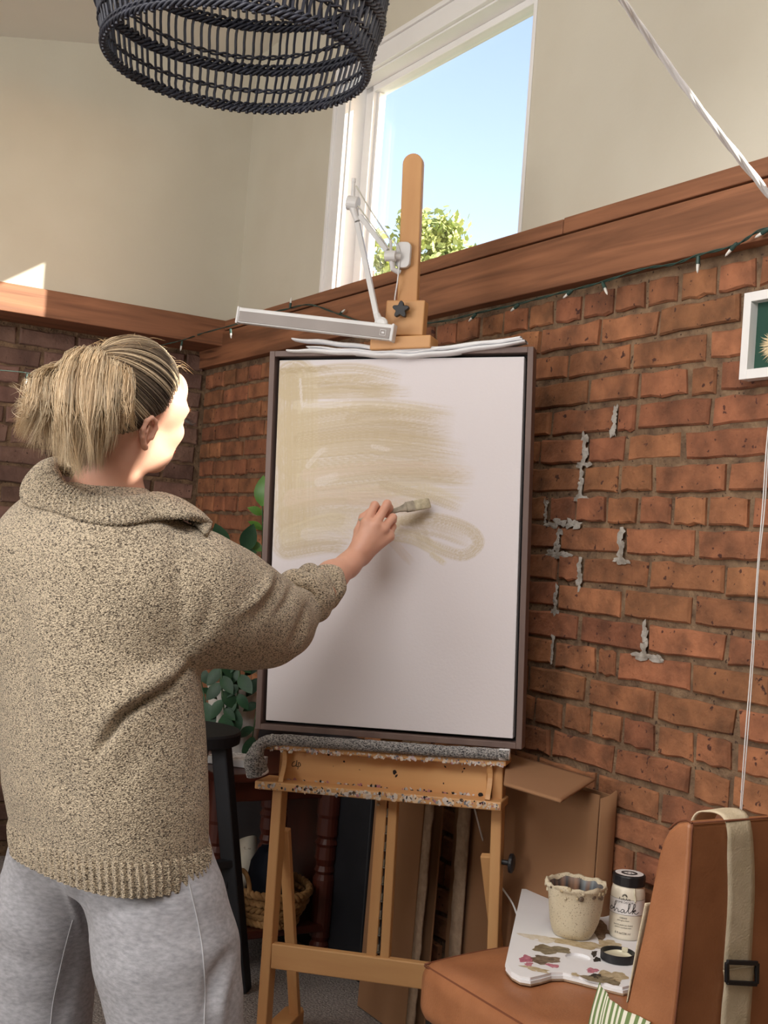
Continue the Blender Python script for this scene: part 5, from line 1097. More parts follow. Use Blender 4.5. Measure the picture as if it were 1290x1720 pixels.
# torso, pelvis and legs (inside the clothes)
chest = (NB_ + hip_c) / 2
F_.chain([NB_ - ZUP * .05, chest + ZUP * .1, chest - ZUP * .1, hip_c], [.07, .11, .10, .125], .05)
SH_L = NB_ + (NB_ - SH_R) * np.array([1, 1, 0]) * .9 - ZUP * .10
F_.chain([SH_R, NB_ - ZUP * .07, SH_L], [.05, .06, .05], .04)
kn_r = (hip_c + TL * .085 + foot_r) / 2 + TF * .02; kn_l = (hip_c - TL * .085 + foot_l) / 2 + TF * .02
F_.chain([hip_c + TL * .085, kn_r, foot_r + ZUP * .05], [.085, .055, .038], .03); F_.chain([hip_c - TL * .085, kn_l, foot_l + ZUP * .05], [.085, .055, .038], .03)
for f0 in (foot_r, foot_l): F_.capsule(f0 + ZUP * .02, f0 + TF * .13 + ZUP * .002, .034, .026, .03)
EL_L = SH_L + TF * .06 - ZUP * .27 + TL * .02; F_.chain([SH_L, EL_L, EL_L + TF * .2 + TL * .1 + ZUP * .02], [.045, .038, .026], .02)
# neck and shoulders
F_.chain([hd(0, -.022, -.045), hd(0, -.03, -.10), NB_ - ZUP * .02], [.052, .050, .058], .025)
F_.capsule(NB_ + ZUP * .01 + TL * .03, SH_R + ZUP * .0, .045, .045, .05); F_.capsule(NB_ + ZUP * .01 - TL * .03, SH_L, .045, .045, .05)
# head
he(0, -.012, .035, (.074, .094, .088), .02); he(0, .03, -.02, (.062, .062, .085), .02); he(0, .070, -.092, (.026, .024, .020), .025)
for s in (-1, 1):
    he(.045 * s, .03, -.062, (.018, .042, .030), .03); he(.040 * s, .066, -.018, (.024, .026, .022), .025); he(.028 * s, .086, .026, (.026, .012, .010), .016); he(.057 * s, .05, .03, (.016, .03, .03), .02)
    he(.032 * s, .098, .004, (.016, .012, .010), .010, True); he(.032 * s, .083, .002, (.0145, .0125, .0125), .005)
he(0, .082, .06, (.045, .014, .03), .02)
F_.capsule(hd(0, .086, .018), hd(0, .110, -.028), .0085 * HS, .0105 * HS, .010); he(0, .108, -.034, (.0095, .010, .008), .008)
for s in (-1, 1): he(.012 * s, .098, -.037, (.0075, .010, .0065), .006)
he(0, .087, -.062, (.024, .014, .018), .016); he(0, .100, -.060, (.021, .007, .0050), .005); he(0, .099, -.071, (.018, .007, .0055), .005); F_.capsule(hd(-.021, .094, -.0655), hd(.021, .094, -.0655), .001, .001, .0)
# ears: a curled rim, a lobe and a hollow
for s in (-1, 1):
    ec = lambda y, z, o=0: hd(s * (.0745 + o), -.012 + y, -.012 + z)
    he(.0735 * s, -.012, -.012, (.006, .015, .026), .006)
    rim = [(.010, -.006, .006), (.015, .010, .006), (.010, .024, .007), (-.002, .031, .010), (-.014, .025, .013), (-.019, .010, .014), (-.016, -.006, .012), (-.009, -.019, .008), (-.001, -.027, .005)]
    F_.chain([ec(y, z, o) for y, z, o in rim], [.0034, .0036, .0038, .0042, .0044, .0044, .0042, .0048, .0062], .003)
    F_.chain([ec(-.006, -.012, .008), ec(-.009, .004, .010), ec(-.003, .014, .008)], [.003, .0034, .003], .003); F_.ellipsoid(ec(.003, -.002, .008), HAX, [.006, .0055, .008], .003, True)
    F_.capsule(ec(.011, -.004, .004), ec(.010, -.010, .005), .0036, .0036, .003)
# right arm and hand
CU0 = P(530, 1000, 2.565)
F_.chain([SH_R, EL], [.05, .043], .03); F_.chain([EL, CU0, W_(200, 905, 2.62), WR], [.043, .038, .0315, .0250], .02)
MC = dict(i=W_(508, 425, 2.690), m=W_(592, 440, 2.688), r=W_(668, 475, 2.695), p=W_(712, 540, 2.708))
carp = W_(455, 660, 2.682); F_.chain([WR, carp], [.0250, .0225], .015)
for q, r0, r1 in (('i', .017, .0125), ('m', .017, .0125), ('r', .016, .012), ('p', .015, .0105)): F_.chain([carp + (MC[q] - carp) * .1, MC[q]], [r0, r1], .014)
F_.chain([WR, W_(470, 730, 2.690), MC['p']], [.021, .017, .011], .012)
fing = dict(i=[MC['i'], W_(588, 262, 2.712), W_(612, 290, 2.742), W_(596, 345, 2.752)], m=[MC['m'], W_(700, 250, 2.712), W_(720, 285, 2.742), W_(690, 345, 2.752)],
            r=[MC['r'], W_(752, 372, 2.715), W_(752, 400, 2.742), W_(700, 410, 2.752)], p=[MC['p'], W_(752, 452, 2.728), W_(735, 470, 2.748), W_(690, 450, 2.755)])
for q, rs in (('i', (.0105, .0093, .0085, .0072)), ('m', (.0108, .0095, .0087, .0074)), ('r', (.0102, .0090, .0083, .0070)), ('p', (.0095, .0078, .0070, .0062))):
    F_.chain(fing[q], rs, .0035)
    F_.ellipsoid(MC[q] - FW * .002, (RT, FW, UP), [.0095, .0095, .0095], .008)
F_.chain([W_(430, 640, 2.700), W_(452, 500, 2.728), W_(486, 375, 2.748), W_(540, 318, 2.752)], [.0155, .0125, .0098, .0078], .006)
bv, bf = F_.mesh(); bv = relax(bv, bf, 2, .45)
pers = thing('person', 'blonde woman with a ponytail in oatmeal knit sweater and grey sweatpants painting the canvas', 'person', [hip_c[0], hip_c[1], 0])
body = link_mesh('body', bv, bf.astype(np.int32), M['skin'], pers, True)
del F_
for nm, q, dirv in (('i', fing['i'], 0), ('m', fing['m'], 0)): pass
tn_ = fing['i']
def nail(a, b, w, par):
    d = b - a; d /= np.linalg.norm(d); n = FW * -.2 + UP * .3 + RT * .6; n = n - (n @ d) * d; n /= np.linalg.norm(n); x = np.cross(d, n); mb = MB(); c = b + n * w
    mb.add([c + x * w * .7 * cos(t) + d * w * .9 * sin(t) + n * (-.0012 * cos(t) ** 2) for t in np.linspace(0, 2 * pi, 12, endpoint=False)] + [c + n * .0006], [[i, (i + 1) % 12, 12] for i in range(12)]); return mb.build('fingernail', M['skin_pale'], par, smooth=True)
M['skin_pale'] = mat('fingernail', lin(226, 176, 160), None, rough=.25)
for q, w in (('i', .0066), ('m', .0068), ('r', .0064), ('p', .0056)): nail(fing[q][2], fing[q][3], w, body)
for s in (-1, 1):
    e = hd(.032 * s, .0845, .002); mb = MB(); mb.lathe(e - HF * .011, [(.0, .0), (.008, .002), (.0112, .007), (.0108, .012), (.0075, .0182), (.004, .0208), (0, .0215)], 20, HF, caps=False); ey = mb.build('eye', M['white_paint'], body, smooth=True)
    mb = MB(); mb.lathe(e + HF * .0088, [(.0052, 0), (.004, .0012), (0, .0018)], 18, HF, caps=False); mb.build('iris', mat('iris', lin(92, 110, 120), None, rough=.1), ey, smooth=True)
    v = []; mb = MB(); r = np.random.default_rng(3)
    for k in range(26):
        x = -.013 + .026 * k / 25; p0 = hd(.032 * s + x, .0955 - 22 * x * x * .9, .004 - 12 * x * x); p1 = p0 + HS * (HF * .010 - HU * .002 + HR * (x * .6 + .004 * s)) + r.normal(0, .0006, 3); p2 = p1 + HU * .004 + HF * .003 + HR * s * .003; mb.tube([p0, p1, p2], [.0006, .0005, .0002], 4)
    stuff(mb.build('eyelashes', M['ink'], body)); mb = MB()
    for k in range(46):
        x = -.018 + .038 * k / 45; p0 = hd(.030 * s + x * s, .0985 - 14 * x * x, .028 - 9 * x * x + r.normal(0, .0012)); mb.tube([p0, p0 + HS * (HR * s * .006 + HU * .001 + HF * .0006)], [.0005, .0002], 4)
    stuff(mb.build('eyebrow', mat('brow', lin(120, 92, 66), None), body))
lp_ = [hd(x, .1065 - 9 * x * x, z) for x, z in ((-.02, -.066), (-.01, -.060), (0, -.062), (.01, -.060), (.02, -.066), (.01, -.0745), (0, -.0765), (-.01, -.0745))]
mb = MB(); mb.add(lp_ + [hd(0, .1075, -.067)], [[i, (i + 1) % 8, 8] for i in range(8)]); mb.build('lips', mat('lips', lin(196, 120, 112), None, rough=.4), body, smooth=True)
# bracelet
bd = W_(480, 700, 2.685) - CU0; bd /= np.linalg.norm(bd); bcn = W_(330, 822, 2.656); x1 = np.cross(bd, FW); x1 /= np.linalg.norm(x1); x2 = np.cross(bd, x1)
mb = MB(); mb.tube([bcn + (x1 * cos(a) + x2 * sin(a)) * .0272 + bd * .004 * sin(a * 2) for a in np.linspace(0, 2 * pi, 60)], .0007, 6); mb.build('bracelet', M['gold'], pers, smooth=True)

# sweater: torso loft joined smoothly to the sleeves
LV = [(1442, 17, 350), (1400, 10, 351), (1330, -4, 352), (1250, -8, 349), (1200, -10, 346), (1120, -15, 338), (1050, -20, 326), (1000, -22, 318), (950, -20, 316), (915, -10, 318), (885, 6, 318), (862, 22, 304), (845, 38, 286), (828, 62, 266), (815, 84, 246)]
TZ_ = 2.31; lev = []
for py, xl, xr in LV:
    c = P((xl + xr) / 2, py, TZ_); hw = (xr - xl) / 2 * TZ_ / FOC; a = hw / sqrt(cos(TH) ** 2 + (.68 * sin(TH)) ** 2); lev.append((c[2], c[0], c[1], a, a * .68))
lev = np.array(sorted(lev)); ZB, ZT = lev[0, 0], lev[-1, 0]
def torso_at(z): return [np.interp(z, lev[:, 0], lev[:, i]) for i in range(1, 5)]
G_ = Field(np.arange(-.92, .0, .0055), np.arange(1.95, 2.78, .0055), np.arange(ZB - .02, ZT + .03, .0055))
sl, g = G_.region([-9] * 3, [9] * 3); cx, cy, ta, tb_ = torso_at(g[..., 2]); l = (g[..., 0] - cx) * TL[0] + (g[..., 1] - cy) * TL[1]; m_ = (g[..., 0] - cx) * TF[0] + (g[..., 1] - cy) * TF[1]
d = ((np.abs(l / ta) ** 2.3 + np.abs(m_ / tb_) ** 2.3) ** (1 / 2.3) - 1) * np.minimum(ta, tb_); d = np.maximum(d, np.maximum(g[..., 2] - ZT, ZB - g[..., 2])); G_.union(sl, d.astype(np.float32), 0)
rp = lambda r, z: r * z / FOC
SLV = [(250, 985, 2.22, 104), (318, 1000, 2.26, 108), (372, 1018, 2.32, 98), (418, 1036, 2.38, 84), (450, 1044, 2.43, 71), (473, 1046, 2.48, 53), (496, 1022, 2.53, 40), (518, 1005, 2.57, 34)]
G_.chain([P(x, y, z) for x, y, z, r in SLV], [rp(r, z) for x, y, z, r in SLV], .03)
G_.chain([SH_L - ZUP * .02, (SH_L + EL_L) / 2 - TL * .02, EL_L, EL_L + TF * .15 + TL * .08], [.10, .095, .08, .06], .05)
sv, sf = G_.mesh(); del G_; sv = relax(sv, sf, 4, .5)
n_ = vertex_normals(sv, sf); q_ = pix(sv)
def crease(pts, depth, w, side_=0.0, facing=True):
    # pull the cloth in along a line and lift it beside the line
    global sv
    p = np.array(pts, float); best = np.full(len(sv), 1e9); sg = np.zeros(len(sv)); tt = np.zeros(len(sv)); n = len(p) - 1
    for i in range(n):
        a, b = p[i], p[i + 1]; e = b - a; s = np.clip(((q_[:, :2] - a) @ e) / (e @ e), 0, 1); dv = q_[:, :2] - a - s[:, None] * e; dd = np.hypot(dv[:, 0], dv[:, 1]); k = dd < best
        best[k] = dd[k]; sg[k] = np.sign(e[0] * dv[:, 1] - e[1] * dv[:, 0])[k]; tt[k] = ((i + s) / n)[k]
    fac = np.clip((n_ @ -FW) * 2 + .2, 0, 1); env = np.sin(pi * np.clip(tt * .9 + .07, 0, 1)) ** .7
    x = best * sg / w; disp = -depth * np.exp(-x * x) + side_ * np.exp(-((x - 1.6) / 1.1) ** 2); sv = sv + n_ * (disp * fac * env)[:, None]
crease([(322, 1112), (290, 1150), (245, 1178), (208, 1202), (182, 1236), (160, 1270)], .023, 8, -.0)
crease([(322, 1098), (285, 1128), (240, 1156), (200, 1180), (165, 1225)], -.017, 22)
crease([(150, 1055), (185, 1085), (225, 1112), (275, 1120)], .010, 14)
crease([(255, 1240), (215, 1290), (190, 1340)], .006, 22)
crease([(345, 1160), (340, 1240), (330, 1330)], .006, 16)
crease([(455, 962), (448, 985), (425, 1010), (395, 1035)], -.010, 9)
crease([(470, 968), (466, 990), (450, 1015), (425, 1045)], .012, 9)
crease([(484, 962), (492, 985), (484, 1012), (462, 1036)], .010, 8)
crease([(520, 1010), (512, 1040), (505, 1062), (488, 1090)], .012, 9)
crease([(360, 1000), (350, 1040), (330, 1075)], .006, 14)
crease([(300, 930), (300, 1000), (306, 1070), (318, 1110)], .005, 12)
crease([(60, 1000), (80, 1100), (95, 1200), (110, 1320)], -.008, 30)
crease([(25, 1010), (40, 1120), (55, 1230)], .008, 18)
crease([(95, 1290), (120, 1340), (140, 1390)], .006, 18)
wr_ = np.random.default_rng(2)
sw = link_mesh('sweater', sv, sf.astype(np.int32), M['knit'], pers, True)
# ribbed hem
NA = 700; th = np.linspace(0, 2 * pi, NA, endpoint=False); rows_ = []
for k, s in enumerate(np.linspace(0, 1, 9)):
    z = ZB - .008 + .062 * s; cx, cy, a, b_ = torso_at(max(z, ZB)); rib = .0026 * np.cos(th * 78) * (1 if s < .97 else .3); gro = .0055 - .010 * max(0, .2 - s) - .0055 * s ** 3
    ct, st_ = np.sign(np.cos(th)) * np.abs(np.cos(th)) ** (2 / 2.3), np.sign(np.sin(th)) * np.abs(np.sin(th)) ** (2 / 2.3); rr_ = 1 + (gro + rib) / .17
    p = np.stack([cx + rr_ * (a * ct * TL[0] + b_ * st_ * TF[0]), cy + rr_ * (a * ct * TL[1] + b_ * st_ * TF[1]), np.full(NA, z) + .004 * np.sin(th * 3)], -1); rows_.append(p)
grid_mesh('ribbed_hem', np.array(rows_), M['knit'], pers, closed=True)
# rolled cuff
ca, cb2 = P(498, 1008, 2.525), P(556, 981, 2.615); cd_ = (cb2 - ca) / np.linalg.norm(cb2 - ca); x1 = np.cross(cd_, FW); x1 /= np.linalg.norm(x1); x2 = np.cross(cd_, x1); x1 = x1 * np.sign(x1 @ UP); Lc = np.linalg.norm(cb2 - ca)
g = [[ca + cd_ * Lc * s + (x1 * cos(a) + x2 * sin(a)) * r for a in np.linspace(0, 2 * pi, 60, endpoint=False)] for s, r in ((-.2, .040), (.1, .0445), (.5, .0455), (.8, .0415), (.92, .0375), (.90, .033))]
grid_mesh('cuff_lining', np.array(g), M['knit'], pers, closed=True)
for s, R_, r_, sk1, sk2, ph in ((.12, .0455, .0205, -.18, .10, 0), (.50, .0435, .0175, .06, -.08, 2), (.82, .0385, .0145, .10, .04, 4)):
    g = []
    for a in np.linspace(0, 2 * pi, 120, endpoint=False):
        rad = x1 * cos(a) + x2 * sin(a); c = ca + cd_ * Lc * (s + sk1 * cos(a) + sk2 * sin(a)) + rad * (R_ * (1 + .05 * sin(2 * a + ph) + .025 * sin(5 * a + ph))); rr = r_ * (1 + .12 * sin(3 * a + ph) + .06 * sin(7 * a))
        g.append([c + (rad * cos(t) * .8 + cd_ * sin(t) * 1.15) * rr for t in np.linspace(0, 2 * pi, 24, endpoint=False)])
    g.append(g[0]); grid_mesh('cuff_roll', np.array(g), M['knit'], pers, closed=True)
# wide ribbed collar, open in front
inn = [P(262, 838, 2.44), P(258, 834, 2.36), P(248, 834, 2.26), P(224, 838, 2.20), P(190, 839, 2.175), P(152, 830, 2.185), P(120, 812, 2.215), P(103, 786, 2.27), P(100, 776, 2.34), P(122, 780, 2.42), P(160, 800, 2.47)]
out_ = [P(345, 905, 2.36), P(352, 884, 2.27), P(318, 872, 2.175), P(268, 878, 2.115), P(205, 884, 2.09), P(140, 876, 2.095), P(84, 858, 2.12), P(42, 846, 2.20), P(40, 816, 2.32), P(68, 790, 2.42), P(120, 800, 2.47)]
from mathutils.bvhtree import BVHTree
swt = BVHTree.FromPolygons([Vector(v) for v in sv], [list(map(int, q)) for q in sf])
for i in range(len(out_)):
    x, y, _ = pix(out_[i]); d = ray(x, y); h = swt.ray_cast(Vector(CAM), Vector(d / np.linalg.norm(d)))
    if h[0] is not None: out_[i] = np.array(h[0]) + np.array(h[1]) * [.004, .010, .011, .007, .003, .001, .000, .000, .000, .000, .000][i]
NI = 640; ci, co = smooth_path(inn, NI), smooth_path(out_, NI); rib = np.cos(np.linspace(0, 2 * pi * 76, NI)); lift_o = np.interp(np.linspace(0, 1, NI), [0, .28, .42, .85, 1], [.004, .003, 0, 0, 0]); g = []
for s in np.linspace(0, 1, 14):
    mid = ci * (1 - s) + co * s; dv = co - ci; nr_ = np.cross(np.gradient(mid, axis=0), dv); nr_ /= np.linalg.norm(nr_, axis=1)[:, None]; nr_ *= np.sign(nr_ @ (-FW + ZUP * .8))[:, None]
    g.append(mid + nr_ * (.011 * sin(pi * s) ** .8 + .005 * (1 - s) + s * lift_o + .0032 * rib * min(1, 6 * s))[:, None] - ZUP * (.012 * max(0, .12 - s) / .12))
col_o = grid_mesh('ribbed_collar', np.array(g), M['knit'], pers, thick=.007)

# sweatpants
Q_ = Field(np.arange(-.95, -.12, .006), np.arange(1.95, 2.85, .006), np.concatenate([np.arange(.0, .36, .012), np.arange(.36, ZB + .12, .006)]))
hc2 = lambda x, y, z, r: (P(x, y, z), rp(r, z))
RL = [hc2(236, 1425, 2.27, 108), hc2(262, 1520, 2.25, 114), hc2(280, 1600, 2.24, 119), hc2(293, 1680, 2.23, 111), hc2(299, 1740, 2.22, 104), hc2(312, 1880, 2.22, 104)]; RL.append((np.array([foot_r[0], foot_r[1], .055]), .115))
LL = [hc2(112, 1425, 2.39, 94), hc2(84, 1520, 2.42, 90), hc2(72, 1600, 2.45, 88), hc2(62, 1680, 2.47, 90), hc2(56, 1740, 2.48, 92), hc2(44, 1880, 2.50, 92)]; LL.append((np.array([foot_l[0], foot_l[1], .055]), .105))
for L_ in (RL, LL): Q_.chain([p for p, r in L_], [r for p, r in L_], .02)
pel = np.array([*torso_at(ZB)[:2], ZB + .06]); Q_.ellipsoid(pel, (TL, TF, ZUP), [torso_at(ZB)[2] * .9, torso_at(ZB)[3] * .93, .13], .05)
sl, g = Q_.region([-9] * 3, [9] * 3); Q_.D = np.maximum(Q_.D, (.045 - g[..., 2]).astype(np.float32))
pv, pf_ = Q_.mesh(); del Q_; pv = relax(pv, pf_, 4, .5); sv = pv; n_ = vertex_normals(pv, pf_); q_ = pix(pv)
crease([(112, 1445), (122, 1480), (136, 1520), (150, 1570)], .012, 7, .006)
crease([(250, 1505), (300, 1560), (352, 1585)], .006, 14); crease([(395, 1590), (360, 1640), (345, 1700)], .010, 12); crease([(300, 1460), (345, 1510), (380, 1545)], -.006, 16)
crease([(205, 1500), (225, 1600), (235, 1720)], -.006, 28); crease([(140, 1560), (118, 1640), (100, 1720)], .010, 14); crease([(60, 1470), (90, 1480), (118, 1470)], .006, 10); crease([(385, 1625), (372, 1680), (370, 1740)], -.008, 10)
pn = link_mesh('sweatpants', sv, pf_.astype(np.int32), M['pants'], pers, True)
def drape(mesh_v, mesh_f, pts, lift=.0008):
    tr = BVHTree.FromPolygons([Vector(v) for v in mesh_v], [list(map(int, q)) for q in mesh_f]); out = []
    for x, y in pts:
        d = ray(x, y); h = tr.ray_cast(Vector(CAM), Vector(d / np.linalg.norm(d)))
        if h[0] is not None: out.append(np.array(h[0]) + np.array(h[1]) * lift * (1 if h[1].dot(Vector(d)) < 0 else -1))
    return out
M['seam_grey'] = mat('grey_stitching', lin(186, 186, 190), None, rough=.9)
for ln in ([(306, 1438), (316, 1480), (328, 1530), (337, 1575), (342, 1620), (344, 1670), (343, 1717), (343, 1800)], [(122, 1545), (112, 1580), (100, 1630), (88, 1690), (82, 1760)]):
    s_ = drape(sv, pf_, smooth_path([(a, b_, 0) for a, b_ in ln], 60)[:, :2])
    if len(s_) > 3: mb = MB(); mb.tube(smooth_path(s_[::2], 80), .0013, 6); mb.build('seam', M['seam_grey'], pn, smooth=True)
for f0 in (foot_r, foot_l):
    g = []
    for s in np.linspace(0, 1, 16):
        w = .040 * (sin(pi * (s * .86 + .1)) ** .5) * (1 + .12 * s); h = .075 * (1 - s) ** .7 + .035; c = f0 * np.array([1, 1, 0]) - TF * .07 + TF * .25 * s
        g.append([c + TL * (w * cos(a)) + ZUP * (.001 + max(0, h * (.5 + .5 * sin(a)))) for a in np.linspace(0, 2 * pi, 20, endpoint=False)])
    g = [[np.mean(g[0], 0)] * 20] + g + [[np.mean(g[-1], 0)] * 20]; grid_mesh('shoe', np.array(g), M['shoe'], pers, closed=True)

# hair: a scalp of combed-back strands and the ponytail
hr = np.random.default_rng(77)
def lincol(c): return np.array(lin(*c)[:3])
BL, LB, DK, RTC = lincol((222, 184, 134)), lincol((244, 222, 186)), lincol((104, 82, 64)), lincol((66, 54, 48))
HV, HFc, HCOL = [], [], []; hcount = [0]
def strands(paths, r0, cols):
    # many thin three-sided hairs at once; paths (n, m, 3)
    p = np.asarray(paths, float); n, m = p.shape[:2]; t = np.gradient(p, axis=1); t /= np.linalg.norm(t, axis=2)[..., None] + 1e-9
    u = np.cross(t, np.array([.3, .5, .81])); u /= np.linalg.norm(u, axis=2)[..., None] + 1e-9; w = np.cross(t, u); prof = np.interp(np.linspace(0, 1, m), [0, .1, .7, 1], [.8, 1, .9, .15])
    rr_ = np.asarray(r0).reshape(-1, 1) * prof; ring = np.stack([p + rr_[..., None] * (cos(a) * u + sin(a) * w) for a in (0, 2.094, 4.189)], 2)
    v = ring.reshape(-1, 3); base = (np.arange(n) * m * 3)[:, None, None] + (np.arange(m - 1) * 3)[None, :, None] + np.arange(3)[None, None, :]; nx = (np.arange(n) * m * 3)[:, None, None] + (np.arange(m - 1) * 3)[None, :, None] + np.array([1, 2, 0])[None, None, :]
    f = np.stack([base, nx, nx + 3, base + 3], -1).reshape(-1, 4); HV.append(v); HFc.append(f + hcount[0]); hcount[0] += len(v); c = np.repeat(np.asarray(cols).reshape(n, m, 3), 3, axis=1).reshape(-1, 3); HCOL.append(np.concatenate([c, np.ones((len(c), 1))], 1))
def flush(name):
    o = link_mesh(name, np.concatenate(HV), np.concatenate(HFc).astype(np.int32), M['hair'], pers, True, col=np.concatenate(HCOL)); stuff(o); HV.clear(); HFc.clear(); HCOL.clear(); hcount[0] = 0; return o
# the scalp as an ellipsoid a little above the skull
SR = np.array([.0795, .1005, .0965]); SCN = np.array([0, -.012, .035])
def scalp(d, lift=0.0): d = d / np.linalg.norm(d, axis=-1, keepdims=True); q = SCN + d * (SR + np.asarray(lift)[..., None] if np.ndim(lift) else SR + lift); return HC + HS * (q[..., 0:1] * HR + q[..., 1:2] * HF + q[..., 2:3] * HU)
pb_px = P(172, 612, 2.17); dl = (pb_px - HC) / HS; PBD = np.array([dl @ HR, dl @ HF, dl @ HU]) - SCN; PBD = PBD / SR; PBD /= np.linalg.norm(PBD)
def hairline(a):
    # a: 0 front, +-pi/2 over the ears, pi nape: direction (unit, scaled space)
    e = np.interp(abs(a), [0, .5, .95, 1.25, 1.5, 1.75, 2.2, pi], [.50, .46, .28, -.06, -.20, -.50, -.68, -.74]); return np.array([sin(a) * cos(e), cos(a) * cos(e), sin(e)])
NS, MM = 5600, 12; P_, C_, R_ = [], [], []
for k in range(NS):
    a = hr.uniform(-pi, pi); h0 = hairline(a); s0 = hr.random() ** 1.6 * .75; top_ = PBD
    d0 = h0 * (1 - s0) + top_ * s0; d0 /= np.linalg.norm(d0); ts = np.linspace(0, 1, MM)[:, None]; om = math.acos(np.clip(d0 @ top_, -1, 1)) + 1e-4
    dd = (np.sin((1 - ts) * om) * d0 + np.sin(ts * om) * top_) / np.sin(om); sag = np.array([0, 0, 1.0]) * .05 * np.sin(pi * ts) * (abs(a) < 2); dd = dd - sag * (.5 if abs(a) > .7 else -.6)
    lift = hr.uniform(0, .005) + .012 * np.sin(pi * np.linspace(0, 1, MM)) * max(0, cos(a)) * hr.uniform(.4, 1) + .010 * np.linspace(0, 1, MM) ** 2; lift[0] -= .003
    P_.append(scalp(dd, lift)); lk = .5 + .5 * sin(a * 23 + 3 * sin(a * 7)) ; mixv = np.clip(.07 + .62 * (lk > .72) + hr.normal(0, .11), 0, 1); base_c = RTC * (1 - mixv) + LB * mixv
    tip = base_c * .55 + BL * .45; fade = np.linspace(0, 1, MM)[:, None] ** 2; C_.append(base_c * (1 - fade) + tip * fade); R_.append(hr.uniform(.0004, .0008))
strands(P_, R_, C_)
sc_hair = flush('combed_hair')
dirs = []; g = []
for i in range(60):
    a = -pi + 2 * pi * i / 60; h0 = hairline(a); row = []
    for s in np.linspace(0, 1, 16): d0 = h0 * (1 - s) + PBD * s; row.append(scalp(d0 / np.linalg.norm(d0), -.002 + .010 * max(0, cos(a)) * sin(pi * s)))
    g.append(row)
g = np.array(g).transpose(1, 0, 2); M['scalp'] = mat('dark_roots', lin(88, 70, 56), lin(120, 98, 74), 60, rough=.7); grid_mesh('hair_base', g, M['scalp'], pers, closed=True)
base_p = scalp(PBD, .006); P_, C_, R_ = [], [], []; NP_, MP = 7500, 14
locks = []
for i in range(210):
    s = float(np.clip(hr.normal(0, .6), -1.05, 1.05)); locks.append((s, hr.uniform(-1, 1), hr.random(), 134 + s * 66 + hr.normal(0, 9) - 44 * max(0, -s - .5), 798 - 62 * abs(s) ** 1.4 - min(60, hr.exponential(24)) + 8 * sin(s * 17 + 1), hr.uniform(.7, 1.08), np.clip(.5 + .32 * sin(i * 2.4) + hr.normal(0, .2), 0, 1), hr.normal(0, 7), hr.normal(0, 6)))
for k in range(NP_):
    s, dep, rad, ltx, lty, lb, lmix, wob1, wob2 = locks[int(hr.integers(len(locks)))]; s = s + hr.normal(0, .055); dep = dep + hr.normal(0, .12)
    ax_ = 148 + s * 60 + hr.normal(0, 3); ay = 590 + 20 * s * s + (1 - rad) * 34 + hr.normal(0, 3) - 8 * (abs(s) < .5)
    z0 = 2.15 - .035 * dep - .03 * rad; mx_ = 132 + s * 76 + wob1 * .5 + hr.normal(0, 3.5); my = 672 + hr.normal(0, 12); u = hr.random() ** .6; tx = ltx + hr.normal(0, 4.5); ty = lty + 6 - min(60, hr.exponential(20)) + hr.normal(0, 3)
    b0 = base_p + (RT * hr.normal(0, .007) + UP * hr.normal(0, .007)); q = np.array([b0, P((172 + ax_) / 2, ay + 6 + 10 * rad, 2.17), P(ax_, ay + 4, z0), P((ax_ + mx_) / 2 - 3 + 7 * s, (ay + my) / 2 - 8, z0 - .03), P(mx_, my, z0 - .035 - .02 * dep), P((tx + mx_) / 2 + wob2 * .6 + hr.normal(0, 2.5), (ty + my) / 2, z0 - .03 - .02 * dep), P(tx, ty, z0 - .01 - .02 * dep)])
    P_.append(smooth_path(q, MP)); mixv = np.clip(lmix + hr.normal(0, .12), 0, 1); c0 = (DK * .35 + BL * .65) * (1 - mixv) + LB * mixv; c0 = c0 * lb * hr.uniform(.88, 1.06)
    f0 = np.linspace(0, 1, MP)[:, None]; root = DK * .6 + c0 * .4; C_.append(root * np.clip(1 - 3.5 * f0, 0, 1) + c0 * np.clip(3.5 * f0, 0, 1)); R_.append(hr.uniform(.0004, .0008))
strands(P_, R_, C_)
flush('ponytail')
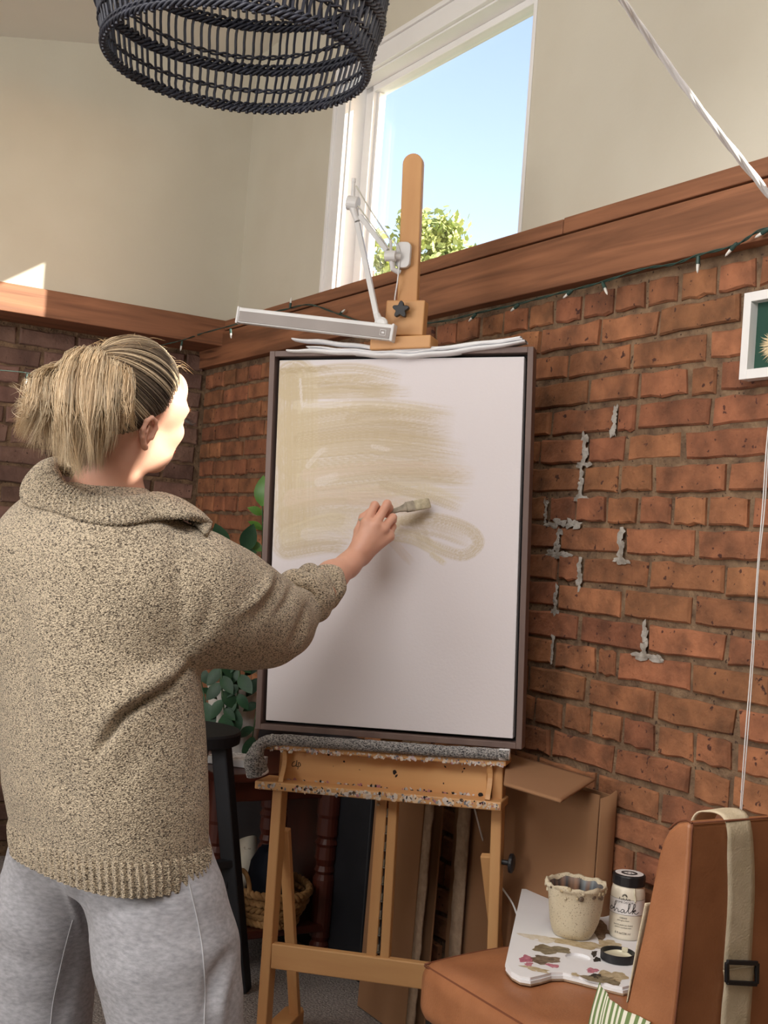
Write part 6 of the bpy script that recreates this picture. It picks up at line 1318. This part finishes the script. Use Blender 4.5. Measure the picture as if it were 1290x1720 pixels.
# stray hairs
P_, C_, R_ = [], [], []
for k in range(150):
    a = hr.uniform(-.9, .9) if k < 90 else hr.uniform(-pi, pi); d0 = hairline(a) * hr.uniform(.0, 1) + PBD * hr.uniform(.2, 1); d0 /= np.linalg.norm(d0); p0 = scalp(d0, .004); o_ = (p0 - HC) / np.linalg.norm(p0 - HC); t_ = np.cross(o_, hr.normal(0, 1, 3)); t_ /= np.linalg.norm(t_); L = hr.uniform(.012, .04)
    P_.append(smooth_path([p0, p0 + o_ * L * .35 + t_ * L * .5, p0 + o_ * L * .5 + t_ * L * 1.2 - ZUP * L * .2], MP)); C_.append(np.tile(BL * hr.uniform(.5, 1), (MP, 1))); R_.append(.0004)
strands(P_, R_, C_)
flush('stray_hairs')
mb = MB(); tcx = (base_p - HC) / np.linalg.norm(base_p - HC); s1 = np.cross(tcx, ZUP); s1 /= np.linalg.norm(s1); s2 = np.cross(tcx, s1)
mb.tube([base_p + tcx * .004 + (s1 * cos(a) + s2 * sin(a)) * .015 for a in np.linspace(0, 2 * pi, 30)], .004, 8); mb.build('hair_tie', M['black_plastic'], pers, smooth=True)

# the flat brush in her hand
br0, br1, br2, br3 = W_(560, 372, 2.742), W_(745, 318, 2.755), W_(876, 279, 2.765), W_(1086, 240, 2.785)
brush = thing('paint_brush', 'flat paint-caked brush held in the woman\'s right hand against the canvas', 'brush', br1)
ddv = br3 - br1; ddv /= np.linalg.norm(ddv); wv = np.cross(ddv, NE); wv /= np.linalg.norm(wv); nv = np.cross(wv, ddv)
def flat_loft(name, secs, m):
    g = []
    for c, w, t in secs: g.append([c + wv * (w * np.sign(cos(a)) * abs(cos(a)) ** .5) + nv * (t * np.sign(sin(a)) * abs(sin(a)) ** .5) for a in np.linspace(0, 2 * pi, 24, endpoint=False)])
    g = [[secs[0][0]] * 24] + g + [[secs[-1][0]] * 24]; return grid_mesh(name, np.array(g), m, brush, closed=True)
mixp = lambda a, b_, s: a + (b_ - a) * s
flat_loft('handle', [(br0 - ddv * .03, .0035, .003), (br0, .0050, .0036), (mixp(br0, br1, .7), .0056, .004), (br1, .0058, .004), (mixp(br1, br2, .5), .0060, .0042), (mixp(br1, br2, .85), .0088, .0050), (br2, .0112, .0056)], M['brush_wood'])
flat_loft('ferrule', [(mixp(br2, br3, -.01), .0118, .0062), (mixp(br2, br3, .0), .0122, .0064), (mixp(br2, br3, .02), .0120, .0062), (mixp(br2, br3, .27), .0122, .0062), (mixp(br2, br3, .29), .0126, .0066), (mixp(br2, br3, .31), .0122, .0062)], M['metal_dull'] if 'metal_dull' in M else M['brush_wood'])
flat_loft('bristles', [(mixp(br2, br3, .28), .0118, .0056), (mixp(br2, br3, .6), .0124, .0055), (mixp(br2, br3, .9), .0122, .0042), (mixp(br2, br3, 1.0), .0105, .0022)], M['bristle'])
